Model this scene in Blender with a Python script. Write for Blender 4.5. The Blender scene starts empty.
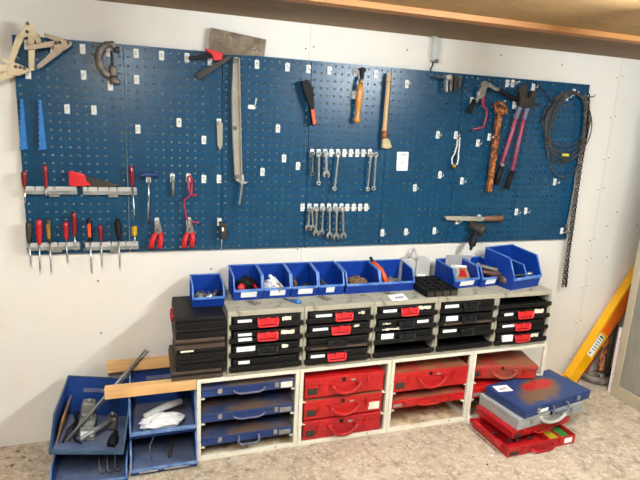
import bpy, bmesh, math, random
from mathutils import Vector, Matrix
random.seed(7)
SC = bpy.context.scene
COL = SC.collection
PI = math.pi

# ------------------------------------------------------------------ materials
def lin(h):
    h = h.lstrip('#')
    out = []
    for i in (0, 2, 4):
        c = int(h[i:i+2], 16) / 255
        out.append(c / 12.92 if c <= 0.04045 else ((c + 0.055) / 1.055) ** 2.4)
    return (*out, 1)

def mat(name, col, rough=.5, metal=0, col2=None, scale=12, lo=.4, hi=.65, bump=0, stretch=(1, 1, 1), detail=5, alpha=1, trans=0, bscale=None, spec=.5, coat=0):
    m = bpy.data.materials.new(name); m.use_nodes = True
    nt = m.node_tree; n = nt.nodes; l = nt.links
    b = n['Principled BSDF']
    b.inputs['Base Color'].default_value = lin(col)
    b.inputs['Roughness'].default_value = rough
    b.inputs['Metallic'].default_value = metal
    b.inputs['Specular IOR Level'].default_value = spec
    b.inputs['Alpha'].default_value = alpha
    b.inputs['Transmission Weight'].default_value = trans
    b.inputs['Coat Weight'].default_value = coat
    if col2 or bump:
        tc = n.new('ShaderNodeTexCoord'); mp = n.new('ShaderNodeMapping')
        l.new(tc.outputs['Object'], mp.inputs['Vector']); mp.inputs['Scale'].default_value = stretch
    if col2:
        tx = n.new('ShaderNodeTexNoise'); tx.inputs['Scale'].default_value = scale; tx.inputs['Detail'].default_value = detail
        tx.inputs['Roughness'].default_value = .62
        l.new(mp.outputs[0], tx.inputs['Vector'])
        r = n.new('ShaderNodeValToRGB'); r.color_ramp.elements[0].position = lo; r.color_ramp.elements[1].position = hi
        r.color_ramp.elements[0].color = lin(col); r.color_ramp.elements[1].color = lin(col2)
        l.new(tx.outputs['Fac'], r.inputs['Fac']); l.new(r.outputs['Color'], b.inputs['Base Color'])
    if bump:
        t2 = n.new('ShaderNodeTexNoise'); t2.inputs['Scale'].default_value = bscale or scale * 3; t2.inputs['Detail'].default_value = 6
        l.new(mp.outputs[0], t2.inputs['Vector'])
        bp = n.new('ShaderNodeBump'); bp.inputs['Strength'].default_value = bump; bp.inputs['Distance'].default_value = .01
        l.new(t2.outputs['Fac'], bp.inputs['Height']); l.new(bp.outputs[0], b.inputs['Normal'])
    return m

def layered(name, base, layers, rough=.7, bump=0, bscale=60, stretch=(1, 1, 1)):
    """base colour with several noise layers mixed over it: (colour, scale, lo, hi, strength, detail)"""
    m = bpy.data.materials.new(name); m.use_nodes = True
    nt = m.node_tree; n = nt.nodes; l = nt.links; b = n['Principled BSDF']
    b.inputs['Roughness'].default_value = rough
    tc = n.new('ShaderNodeTexCoord'); mp = n.new('ShaderNodeMapping'); mp.inputs['Scale'].default_value = stretch
    l.new(tc.outputs['Object'], mp.inputs['Vector'])
    rgb = n.new('ShaderNodeRGB'); rgb.outputs[0].default_value = lin(base); cur = rgb.outputs[0]
    for i, (c, sc, lo, hi, st, de) in enumerate(layers):
        ofs = n.new('ShaderNodeVectorMath'); ofs.operation = 'ADD'; ofs.inputs[1].default_value = (3.7 * i, 1.9 * i, 5.3 * i)
        l.new(mp.outputs[0], ofs.inputs[0])
        tx = n.new('ShaderNodeTexNoise'); tx.inputs['Scale'].default_value = sc; tx.inputs['Detail'].default_value = de; tx.inputs['Roughness'].default_value = .6
        l.new(ofs.outputs[0], tx.inputs['Vector'])
        mr = n.new('ShaderNodeMapRange'); mr.inputs[1].default_value = lo; mr.inputs[2].default_value = hi; mr.inputs[3].default_value = 0; mr.inputs[4].default_value = st
        l.new(tx.outputs['Fac'], mr.inputs[0])
        mx = n.new('ShaderNodeMix'); mx.data_type = 'RGBA'
        l.new(mr.outputs[0], mx.inputs[0]); l.new(cur, mx.inputs[6]); mx.inputs[7].default_value = lin(c); cur = mx.outputs[2]
    l.new(cur, b.inputs['Base Color'])
    if bump:
        t2 = n.new('ShaderNodeTexNoise'); t2.inputs['Scale'].default_value = bscale; t2.inputs['Detail'].default_value = 8
        l.new(mp.outputs[0], t2.inputs['Vector'])
        bp = n.new('ShaderNodeBump'); bp.inputs['Strength'].default_value = bump; bp.inputs['Distance'].default_value = .01
        l.new(t2.outputs['Fac'], bp.inputs['Height']); l.new(bp.outputs[0], b.inputs['Normal'])
    return m

M = {}
M['wall'] = layered('painted plasterboard', '#efe9dd', [('#e6dfd0', 1.6, .4, .7, .6, 4), ('#dcd3c2', 40, .66, .75, .35, 3)], .75, .06, 90)
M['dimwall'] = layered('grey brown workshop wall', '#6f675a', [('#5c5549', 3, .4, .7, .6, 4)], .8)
M['wall_joint'] = mat('plasterboard joint', '#c9c3b6', .8)
M['screw_dark'] = mat('screw head', '#5a5148', .6)
M['floor'] = layered('worn concrete', '#bcab93', [('#948370', 2.0, .42, .68, .6, 7), ('#d2c4b0', 10, .48, .68, .6, 9), ('#7d6c57', 18, .52, .68, .65, 9), ('#ddd0bc', 44, .50, .64, .6, 8), ('#5a4c3e', 34, .60, .70, .75, 8), ('#8a6a50', 14, .62, .74, .45, 4), ('#4a3d32', 60, .62, .68, .6, 3)], .78, .4, 45)
M['ceiling'] = layered('fibre board ceiling', '#b08d5a', [('#96764a', 5, .4, .7, .6, 6), ('#c9ac80', 30, .55, .75, .6, 6), ('#6a5030', 60, .6, .75, .35, 4)], .75, .15, 80, (1, 2, 1))
M['ceilshade'] = layered('brown soffit board', '#84694a', [('#6f5739', 5, .4, .7, .6, 6), ('#957a58', 30, .55, .75, .5, 6)], .75, .1, 60, (1, 3, 1))  # deeper brown standing in for shade on the ceiling by the wall
M['batten'] = layered('bare pine batten', '#b9814a', [('#a06a36', 6, .45, .7, .6, 5), ('#5e3a1c', 9, .66, .72, .8, 2)], .6, .1, 40, (.5, 6, 6))
M['board'] = mat('blue perforated steel', '#0e4768', .30, 0, '#0c4362', 3, bump=0, spec=.45)
M['white'] = mat('white plastic', '#f1efe6', .45, spec=.6)
M['steel'] = mat('bright steel', '#c9c9c6', .32, .85, '#9c9a95', 30)
M['chrome'] = mat('chromed steel', '#dcdcdc', .2, .95)
M['dsteel'] = mat('dull steel', '#77736d', .5, .7, '#4d4945', 40)
M['alu'] = mat('grey aluminium', '#a9aaa6', .45, .5, '#8f908c', 20)
M['black'] = mat('black plastic', '#131314', .5, 0, '#1e1e1f', 14, spec=.3)
M['blackr'] = mat('black rubber', '#111112', .65, spec=.3)
M['casebk'] = mat('black case plastic', '#111010', .5, 0, '#201c18', 10, .5, .85, spec=.25)
M['red'] = mat('red plastic', '#d2262b', .38)
M['redh'] = mat('red screwdriver plastic', '#b81c28', .3, coat=.3)
M['redd'] = mat('dark red plastic', '#7a141c', .35, coat=.3)
M['redsteel'] = layered('red painted steel', '#c01a1a', [('#a01114', 5, .45, .7, .5, 4), ('#6d2418', 26, .64, .76, .6, 5)], .42)
M['redsteel_worn'] = layered('worn red painted steel', '#b8231f', [('#8a4a35', 7, .42, .62, .85, 6), ('#6a5040', 20, .6, .75, .6, 5)], .55)
M['redsteel_top'] = layered('rusty red steel lid', '#a5362b', [('#8a6040', 9, .38, .6, .9, 6), ('#5c4330', 24, .58, .75, .6, 5)], .6)
M['reddark'] = layered('deep red painted steel', '#b31a20', [('#8f1218', 6, .45, .7, .5, 4)], .4)
M['bluesteel'] = layered('blue painted steel', '#1f3a70', [('#182e5a', 5, .45, .7, .5, 4), ('#6b5a4a', 30, .66, .78, .7, 5)], .42)
M['bluesteel_top'] = layered('rusty blue steel lid', '#263c64', [('#675241', 6, .40, .58, .92, 6), ('#4a3a2c', 22, .58, .75, .6, 5)], .55)
M['greysteel'] = layered('grey painted steel', '#a3a5a2', [('#8d8f8c', 6, .45, .7, .5, 4), ('#6a5f52', 40, .7, .8, .4, 4)], .45)
M['frame'] = layered('cream painted angle steel', '#e9e4d0', [('#d3cab0', 8, .45, .7, .5, 5), ('#7a5a38', 26, .64, .72, .7, 5)], .5)
M['frameboard'] = layered('rust stained cream sheet', '#e6d8b8', [('#a07845', 7, .36, .60, .9, 6), ('#5c3e22', 16, .54, .68, .8, 5)], .65)
M['rack'] = layered('grey beige rack shell', '#aaa592', [('#8f8976', 6, .45, .7, .6, 5), ('#463a2e', 15, .55, .64, .9, 6)], .55)
M['bin'] = mat('blue bin plastic', '#0d3a96', .40, 0, '#0b3388', 4, spec=.3)
M['binlip'] = mat('scuffed blue bin edge', '#3d6cba', .5, 0, '#6a90cc', 30)
M['binlipdirty'] = mat('scuffed dusty bin edge', '#456ba6', .6, 0, '#7d97bd', 26)
M['bindirty'] = layered('dusty blue bin plastic', '#123a80', [('#244f96', 5, .45, .7, .6, 5), ('#5c6674', 9, .55, .75, .5, 6)], .5)
M['bindull'] = layered('dull petrol bin plastic', '#2c4a62', [('#4c6a80', 8, .45, .7, .6, 5)], .55)
M['bindust'] = layered('dust grey bin floor', '#4a587a', [('#7c8090', 6, .4, .7, .7, 6), ('#2b3350', 14, .6, .75, .5, 5)], .8)
M['card'] = mat('white card', '#fbfaf6', .6)
M['cardtag'] = layered('torn cream tag', '#eadcc0', [('#f6efe0', 20, .45, .6, .9, 4), ('#c89a78', 34, .62, .72, .5, 4)], .75)
M['ink'] = mat('dark ink', '#4a4643', .7)
M['redink'] = mat('red ink', '#b0453d', .7)
M['pine'] = layered('sawn pine', '#dcae74', [('#c08a50', 5, .45, .7, .6, 5), ('#efcf9d', 12, .55, .75, .5, 4)], .65, .1, 40, (1, 8, 8))
M['handlewood'] = layered('varnished wood', '#d08a34', [('#a8641f', 8, .45, .7, .6, 5)], .32, 0, 40, (6, 6, 1))
M['palewood'] = layered('pale bare wood', '#d9b283', [('#b98d5c', 9, .45, .7, .5, 5)], .55, 0, 40, (6, 6, 1))
M['brownwood'] = layered('brown worn wood', '#8a6248', [('#6d4a35', 9, .45, .7, .6, 5)], .6)
M['greybar'] = layered('worn grey metal bar', '#a39c8c', [('#857d6e', 6, .42, .66, .7, 6), ('#5e574c', 22, .64, .76, .6, 5)], .55)
M['bristle'] = mat('pale bristle', '#d4c69b', .85, 0, '#a8986c', 90, stretch=(6, 6, 1))
M['copper'] = mat('copper ferrule', '#b5714d', .4, .6, '#7d4c33', 30)
M['clamp'] = mat('cream clamp plastic', '#e4d2ac', .5, 0, '#d3bd92', 14)
M['clampd'] = mat('brown cream clamp plastic', '#c9b296', .5, 0, '#a8937b', 14)
M['castiron'] = mat('brown grey cast iron', '#8d8478', .55, .5, '#665e55', 26)
M['rust'] = layered('rusted iron', '#7a3f22', [('#b5652c', 26, .42, .56, .95, 3), ('#dd9a58', 60, .54, .62, .8, 3), ('#1d110d', 48, .50, .58, .95, 3)], .7)
M['rustred'] = layered('flaking red iron', '#8f3a24', [('#b25a30', 24, .45, .65, .7, 5), ('#4a2a1e', 18, .6, .75, .7, 5)], .65)
M['sheet'] = layered('oxidised steel sheet', '#6a5844', [('#8f7c60', 14, .42, .60, .9, 6), ('#332820', 10, .50, .62, .9, 6), ('#c2b8a6', 26, .62, .70, .7, 4)], .5)
M['pinkred'] = layered('worn pinkish red paint', '#b9344a', [('#9a6a86', 9, .42, .62, .75, 5), ('#d83b45', 14, .55, .7, .7, 4)], .4)
M['purplered'] = layered('faded purple red paint', '#96284c', [('#a84a6c', 12, .45, .65, .7, 4)], .4)
M['greyblue'] = layered('bare grey blue steel', '#6f7390', [('#54536a', 14, .45, .65, .7, 5)], .45)
M['darkiron'] = layered('dark brown iron', '#2f2922', [('#4a4035', 14, .45, .65, .7, 5)], .6)
M['cable'] = mat('grey brown cable', '#4f4841', .55, 0, '#3c3630', 20)
M['amber'] = mat('amber plastic', '#8a6a24', .4)
M['yellow'] = mat('yellow plastic', '#c4951c', .4)
M['yellowtape'] = mat('yellow tape', '#d6c94a', .6)
M['orange'] = mat('orange plastic', '#e0521f', .4)
M['lightblue'] = mat('light blue plastic', '#2f78bd', .4)
M['levely'] = mat('yellow painted level', '#f2b404', .35, 0, '#eda608', 4)
M['levelo'] = mat('orange painted level', '#f0601a', .3, 0, '#f47c20', 6)
M['maroon'] = mat('maroon edge', '#8a1f1c', .5)
M['greyplastic'] = mat('pale grey plastic', '#c4c3bd', .45, 0, '#b3b2ac', 6)
M['clear'] = mat('clear plastic', '#e3e2dc', .25, 0, alpha=.45)
M['hazy'] = mat('hazy clear plastic', '#b9b9b6', .35, 0, alpha=.72)
M['beige'] = layered('beige coated steel', '#b3a58c', [('#a09279', 8, .45, .7, .4, 4)], .5)
M['greypanel'] = mat('grey panel', '#8e8a7d', .55, 0, '#807c70', 4, stretch=(1, 8, 1))
M['pinkwhite'] = layered('pinkish white foam', '#e8d8d2', [('#d08a80', 40, .58, .7, .7, 3)], .8)
M['rag'] = mat('white rag', '#f0eeea', .85, 0, '#dcd8d0', 12, bump=.3)
M['brownrag'] = layered('brown scraps', '#6d5138', [('#a08058', 30, .45, .65, .8, 4)], .8)
M['cardbrown'] = mat('brown cardboard', '#a37a52', .8, 0, '#8e6844', 10)
M['green'] = mat('green plastic', '#2c7a34', .5)
M['yellowgreen'] = mat('mustard plastic', '#a89a24', .5)
M['tool_green'] = layered('grey green machine casing', '#85857a', [('#6d6d60', 12, .45, .65, .7, 5), ('#403c34', 30, .6, .72, .6, 4)], .5)
M['brass'] = mat('brass', '#b08a3c', .35, .8)
M['rustdark'] = layered('dark rusty steel', '#4a3229', [('#7a4a36', 24, .45, .65, .7, 5), ('#241a16', 18, .55, .72, .8, 5)], .55)
M['brownplate'] = layered('brown dusty case side and frame shade', '#4a3a2e', [('#5f4c3c', 8, .45, .65, .7, 5)], .65)  # dusty brown of cases; also painted shade at the back of the frames

# patched paint on the blue lid: a red oval and a rubbed brown area around it
def blue_lid_mat():
    m = bpy.data.materials.new('blue lid with rubbed red patch'); m.use_nodes = True
    nt = m.node_tree; n = nt.nodes; l = nt.links; b = n['Principled BSDF']; b.inputs['Roughness'].default_value = .5
    tc = n.new('ShaderNodeTexCoord')
    nz = n.new('ShaderNodeTexNoise'); nz.inputs['Scale'].default_value = 14; nz.inputs['Detail'].default_value = 6
    l.new(tc.outputs['Object'], nz.inputs['Vector'])
    cur = None
    base = n.new('ShaderNodeRGB'); base.outputs[0].default_value = lin('#233d70'); cur = base.outputs[0]
    for (cx, cy, sx, sy, colr, lo, hi) in ((.315, .165, .165, .085, '#6f543e', .75, 1.15), (.195, .085, .15, .075, '#6f543e', .55, 1.15), (.305, .175, .125, .048, '#b52828', .8, 1.05)):
        mp = n.new('ShaderNodeMapping'); mp.vector_type = 'POINT'
        mp.inputs['Location'].default_value = (-cx / sx, -cy / sy, 0); mp.inputs['Scale'].default_value = (1 / sx, 1 / sy, 0)
        l.new(tc.outputs['Object'], mp.inputs['Vector'])
        ln = n.new('ShaderNodeVectorMath'); ln.operation = 'LENGTH'; l.new(mp.outputs[0], ln.inputs[0])
        ad = n.new('ShaderNodeMath'); ad.operation = 'MULTIPLY_ADD'; l.new(nz.outputs['Fac'], ad.inputs[0]); ad.inputs[1].default_value = 1.3; 
        sb = n.new('ShaderNodeMath'); sb.operation = 'SUBTRACT'; l.new(ln.outputs['Value'], sb.inputs[0]); sb.inputs[1].default_value = .65
        l.new(sb.outputs[0], ad.inputs[2])
        mr = n.new('ShaderNodeMapRange'); mr.inputs[1].default_value = lo; mr.inputs[2].default_value = hi; mr.inputs[3].default_value = 1; mr.inputs[4].default_value = 0
        l.new(ad.outputs[0], mr.inputs[0])
        mx = n.new('ShaderNodeMix'); mx.data_type = 'RGBA'; l.new(mr.outputs[0], mx.inputs[0]); l.new(cur, mx.inputs[6]); mx.inputs[7].default_value = lin(colr); cur = mx.outputs[2]
    l.new(cur, b.inputs['Base Color'])
    return m
M['bluelid'] = blue_lid_mat()

# ------------------------------------------------------------------ mesh builder
class MB:
    def __init__(s): s.bm = bmesh.new()
    def _faces(s, vs, fs, smooth=False):
        v = [s.bm.verts.new(p) for p in vs]
        for f in fs:
            try:
                q = s.bm.faces.new([v[i] for i in f]); q.smooth = smooth
            except ValueError: pass
        return s
    def box(s, a, b, mtx=None):
        (x0, y0, z0), (x1, y1, z1) = a, b
        vs = [(x0,y0,z0),(x1,y0,z0),(x1,y1,z0),(x0,y1,z0),(x0,y0,z1),(x1,y0,z1),(x1,y1,z1),(x0,y1,z1)]
        if mtx: vs = [mtx @ Vector(v) for v in vs]
        return s._faces(vs, [(0,3,2,1),(4,5,6,7),(0,1,5,4),(1,2,6,5),(2,3,7,6),(3,0,4,7)])
    def prism(s, poly, y0, y1):
        """polygon in the x-z plane pushed from y0 to y1"""
        n = len(poly)
        vs = [(p[0], y0, p[1]) for p in poly] + [(p[0], y1, p[1]) for p in poly]
        return s._faces(vs, [tuple(range(n)), tuple(range(2*n-1, n-1, -1))] + [(i, i+n, (i+1) % n + n, (i+1) % n) for i in range(n)])
    def map(s, fn):
        for v in s.bm.verts: v.co = fn(v.co)
        return s
    def prism_x(s, poly, x0, x1):
        """polygon in the y-z plane pushed from x0 to x1"""
        n = len(poly)
        vs = [(x0, p[0], p[1]) for p in poly] + [(x1, p[0], p[1]) for p in poly]
        return s._faces(vs, [tuple(range(n)), tuple(range(2*n-1, n-1, -1))] + [(i, i+n, (i+1) % n + n, (i+1) % n) for i in range(n)])
    def prism_z(s, poly, z0, z1):
        n = len(poly)
        vs = [(p[0], p[1], z0) for p in poly] + [(p[0], p[1], z1) for p in poly]
        return s._faces(vs, [tuple(range(n)), tuple(range(2*n-1, n-1, -1))] + [(i, i+n, (i+1) % n + n, (i+1) % n) for i in range(n)])
    def bar(s, p, q, w, y0, y1, w2=None):
        """flat tapered bar from p to q (x, z) with rounded corners"""
        P, Q = Vector((p[0], p[1])), Vector((q[0], q[1])); d = (Q - P).normalized(); t = Vector((-d.y, d.x)); w2 = w if w2 is None else w2
        pts = []
        for c, ww, sgn in ((P, w, -1), (Q, w2, 1)):
            for a in ((-90, -50, 0, 50, 90) if sgn > 0 else (90, 130, 180, 230, 270)):
                r = math.radians(a); k = .5 * ww
                pts.append(c + d * math.cos(r) * k * .5 + t * math.sin(r) * k)
        order = pts[5:] + pts[:5]
        return s.prism([(v.x, v.y) for v in order], y0, y1)
    def tube(s, pts, r, n=10, closed=False, cap=True):
        P = [Vector(p) for p in pts]; m = len(P)
        R = r if isinstance(r, (list, tuple)) else [r] * m
        tang = []
        for i in range(m):
            a = P[(i-1) % m] if (closed or i > 0) else P[i]; b = P[(i+1) % m] if (closed or i < m-1) else P[i]
            tang.append((b - a).normalized())
        up = Vector((0, 0, 1)) if abs(tang[0].z) < .9 else Vector((0, 1, 0))
        nrm = (up - tang[0] * up.dot(tang[0])).normalized(); vs = []
        for i in range(m):
            nrm = (nrm - tang[i] * nrm.dot(tang[i])).normalized(); bi = tang[i].cross(nrm)
            for k in range(n):
                a = 2 * PI * k / n; vs.append(P[i] + (nrm * math.cos(a) + bi * math.sin(a)) * R[i])
        fs = []
        for i in range(m if closed else m - 1):
            j = (i + 1) % m
            for k in range(n):
                fs.append((i*n+k, i*n+(k+1) % n, j*n+(k+1) % n, j*n+k))
        if cap and not closed: fs += [tuple(range(n-1, -1, -1)), tuple(range((m-1)*n, m*n))]
        return s._faces(vs, fs, True)
    def lathe(s, p, q, prof, n=14):
        """prof: (t along p->q, radius)"""
        P, Q = Vector(p), Vector(q)
        pts = [P.lerp(Q, t) for t, _ in prof]; d = (Q - P).normalized()
        up = Vector((0, 0, 1)) if abs(d.z) < .9 else Vector((0, 1, 0))
        a1 = (up - d * up.dot(d)).normalized(); a2 = d.cross(a1); vs = []; fs = []
        for c, (_, r) in zip(pts, prof):
            for k in range(n):
                a = 2 * PI * k / n; vs.append(c + (a1 * math.cos(a) + a2 * math.sin(a)) * max(r, 1e-4))
        for i in range(len(prof) - 1):
            for k in range(n): fs.append((i*n+k, i*n+(k+1) % n, (i+1)*n+(k+1) % n, (i+1)*n+k))
        fs += [tuple(range(n-1, -1, -1)), tuple(range((len(prof)-1)*n, len(prof)*n))]
        return s._faces(vs, fs, True)
    def ring(s, c, R, r, n=18, axis='y', sx=1, sz=1):
        pts = []
        for k in range(n):
            a = 2 * PI * k / n; u, v = R * math.cos(a) * sx, R * math.sin(a) * sz
            pts.append((c[0]+u, c[1], c[2]+v) if axis == 'y' else ((c[0]+u, c[1]+v, c[2]) if axis == 'z' else (c[0], c[1]+u, c[2]+v)))
        return s.tube(pts, r, 8, closed=True)
    def blob(s, c, r, jit=.25, sub=2, seed=0):
        rnd = random.Random(seed); g = bmesh.new(); bmesh.ops.create_icosphere(g, subdivisions=sub, radius=1)
        vs = []
        for v in g.verts:
            k = 1 + rnd.uniform(-jit, jit); vs.append((c[0]+v.co.x*r[0]*k, c[1]+v.co.y*r[1]*k, c[2]+v.co.z*r[2]*k))
        fs = [tuple(v.index for v in f.verts) for f in g.faces]; g.free()
        return s._faces(vs, fs, jit < .1)

ORG = {}
def link(name, mb, m, parent=None, bevel=0, label=None, org=None):
    me = bpy.data.meshes.new(name)
    bmesh.ops.recalc_face_normals(mb.bm, faces=mb.bm.faces)
    o = org if org is not None else ORG.get(parent.name, Vector()) if parent else Vector()
    bmesh.ops.translate(mb.bm, verts=mb.bm.verts, vec=-Vector(o))
    mb.bm.to_mesh(me); mb.bm.free()
    me.materials.append(M[m] if isinstance(m, str) else m)
    ob = bpy.data.objects.new(name, me); COL.objects.link(ob)
    if parent: ob.parent = parent; ORG[ob.name] = ORG.get(parent.name, Vector())
    if bevel:
        b = ob.modifiers.new('bevel', 'BEVEL'); b.width = bevel; b.segments = 2; b.limit_method = 'ANGLE'
    if label: ob['label'] = label
    return ob
part = lambda par, name, mb, m, bevel=0, label=None: link(name, mb, m, par, bevel, label)
def tag(o, label, cat, group=None):
    o['label'] = label; o['category'] = cat
    if group: o['group'] = group
    return o
def thing(name, label, cat, loc=(0, 0, 0), group=None, rotz=0, local=False):
    """an Empty at the thing's base; parts are given in world coordinates unless local"""
    o = bpy.data.objects.new(name, None); COL.objects.link(o); o.empty_display_size = .02
    o.location = loc; o.rotation_euler = (0, 0, rotz); ORG[o.name] = Vector() if (local or rotz) else Vector(loc)
    return tag(o, label, cat, group)
def single(name, mb, m, label, cat, group=None, bevel=0):
    xs = [v.co for v in mb.bm.verts]; lo = [min(v[i] for v in xs) for i in range(3)]; hi = [max(v[i] for v in xs) for i in range(3)]
    c = Vector(((lo[0]+hi[0])/2, (lo[1]+hi[1])/2, lo[2]))
    o = link(name, mb, m, None, bevel, None, c); o.location = c
    return tag(o, label, cat, group)
def structure(name, mb, m):
    o = link(name, mb, m); o['kind'] = 'structure'; return o
def spart(par, name, mb, m): return link(name, mb, m, par)
def copy_tree(o, parent=None):
    c = o.copy(); COL.objects.link(c)
    if parent: c.parent = parent
    for ch in list(o.children): copy_tree(ch, c)
    return c

# ------------------------------------------------------------------ the room
structure('floor', MB().box((-2.2, -4.6, -.1), (4.8, .14, 0)), 'floor')
structure('ceiling', MB().box((-2.2, -4.6, 2.19), (4.8, .14, 2.29)), 'ceiling')
wb = structure('wall_back', MB().box((-2.2, .020, 0), (4.8, .14, 2.19)), 'wall')
jm = MB(); sm = MB()
for jx in (-.717, 1.364, 3.445):
    jm.box((jx-.0012, .0195, 0), (jx+.0012, .021, 2.19))
    for z in (.12, .40, .66, .86, 1.0, 1.35, 1.55, 1.82, 2.07):
        for dx in (-.022, .02): sm.lathe((jx+dx, .021, z+dx*.3), (jx+dx, .0185, z+dx*.3), [(0, .0045), (1, .004)], 8)
for px in ((2.531, 2.129), (2.978, 2.108), (1.921, 2.106), (0.300, 0.862), (0.303, 0.581), (0.863, 0.901), (3.553, 1.093), (3.824, 1.096), (3.602, 0.870), (3.620, 1.190)):
    sm.lathe((px[0], .021, px[1]), (px[0], .0185, px[1]), [(0, .005), (1, .0045)], 8)
spart(wb, 'board_joint', jm, 'wall_joint'); spart(wb, 'screw_head', sm, 'screw_dark')
structure('wall_left', MB().box((-2.3, -4.6, 0), (-2.2, .14, 2.19)), 'dimwall')
structure('wall_right', MB().box((4.8, -4.6, 0), (4.9, .14, 2.19)), 'dimwall')
structure('wall_front', MB().box((-2.2, -4.7, 0), (4.8, -4.6, 2.19)), 'dimwall')
bt = structure('trim_1', MB().box((-2.2, -.590, 2.166), (4.8, -.525, 2.19)), 'batten')
structure('trim_shade', MB().box((-2.2, -.5248, 2.186), (4.8, .0198, 2.1899)), 'ceilshade')  # thin sheet added to darken the ceiling between wall and batten
bt['label'] = 'pine batten along the ceiling'

# ------------------------------------------------------------------ the pegboard: seven perforated panels
PW, PZ0, PH = .457, 1.014, .991
def panel_mesh():
    mb = MB(); nx, nz = 12, 26; t = .0015
    cx, cz = PW / nx, PH / nz; h = .0054
    for i in range(nx):
        for k in range(nz):
            x0, x1, z0, z1 = i*cx, (i+1)*cx, k*cz, (k+1)*cz
            if i == 0: x0 += .0017
            if i == nx-1: x1 -= .0017
            mx, mz = (i+.5)*cx, (k+.5)*cz
            vs = [(x0,0,z0),(x1,0,z0),(x1,0,z1),(x0,0,z1),(mx-h,0,mz-h),(mx+h,0,mz-h),(mx+h,0,mz+h),(mx-h,0,mz+h)]
            vs += [(mx-h,t,mz-h),(mx+h,t,mz-h),(mx+h,t,mz+h),(mx-h,t,mz+h)]
            mb._faces(vs, [(0,1,5,4),(1,2,6,5),(2,3,7,6),(3,0,4,7),(4,5,9,8),(5,6,10,9),(6,7,11,10),(7,4,8,11)])
    return mb
names = ['blue perforated panel at the left end, behind the cream spring clamps', 'blue perforated panel behind the two red handled pliers', 'blue perforated panel with the long worn grey bar on its left edge',
         'blue perforated panel holding both rows of wrenches', 'blue perforated panel with the small white paper notice', 'blue perforated panel behind the rusty wrench and horizontal file', 'blue perforated panel at the right end, behind the cable coil']
first = None
for i in range(7):
    if i == 0:
        r = thing('pegboard_panel', names[0], 'pegboard', (0, 0, PZ0), 'blue perforated wall panels', local=True)
        mb = panel_mesh(); link('perforated_sheet', mb, 'board', r)
        e = MB(); g = .0017
        e.box((g, .0002, 0), (PW-g, .0195, .0015)).box((g, .0002, PH-.0015), (PW-g, .0195, PH))
        e.box((g, .0002, .0016), (g+.0015, .0195, PH-.0016)).box((PW-g-.0015, .0002, .0016), (PW-g, .0195, PH-.0016))
        link('edge_flange', e, 'board', r)
        s = MB()
        for cxx in (1.5*PW/12, 10.5*PW/12): s.box((cxx-.012, .003, .02), (cxx+.012, .0195, PH-.02))
        link('stiffener', s, 'darkiron', r); first = r
    else:
        r = copy_tree(first); r.location = (i*PW, 0, PZ0); r['label'] = names[i]

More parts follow.
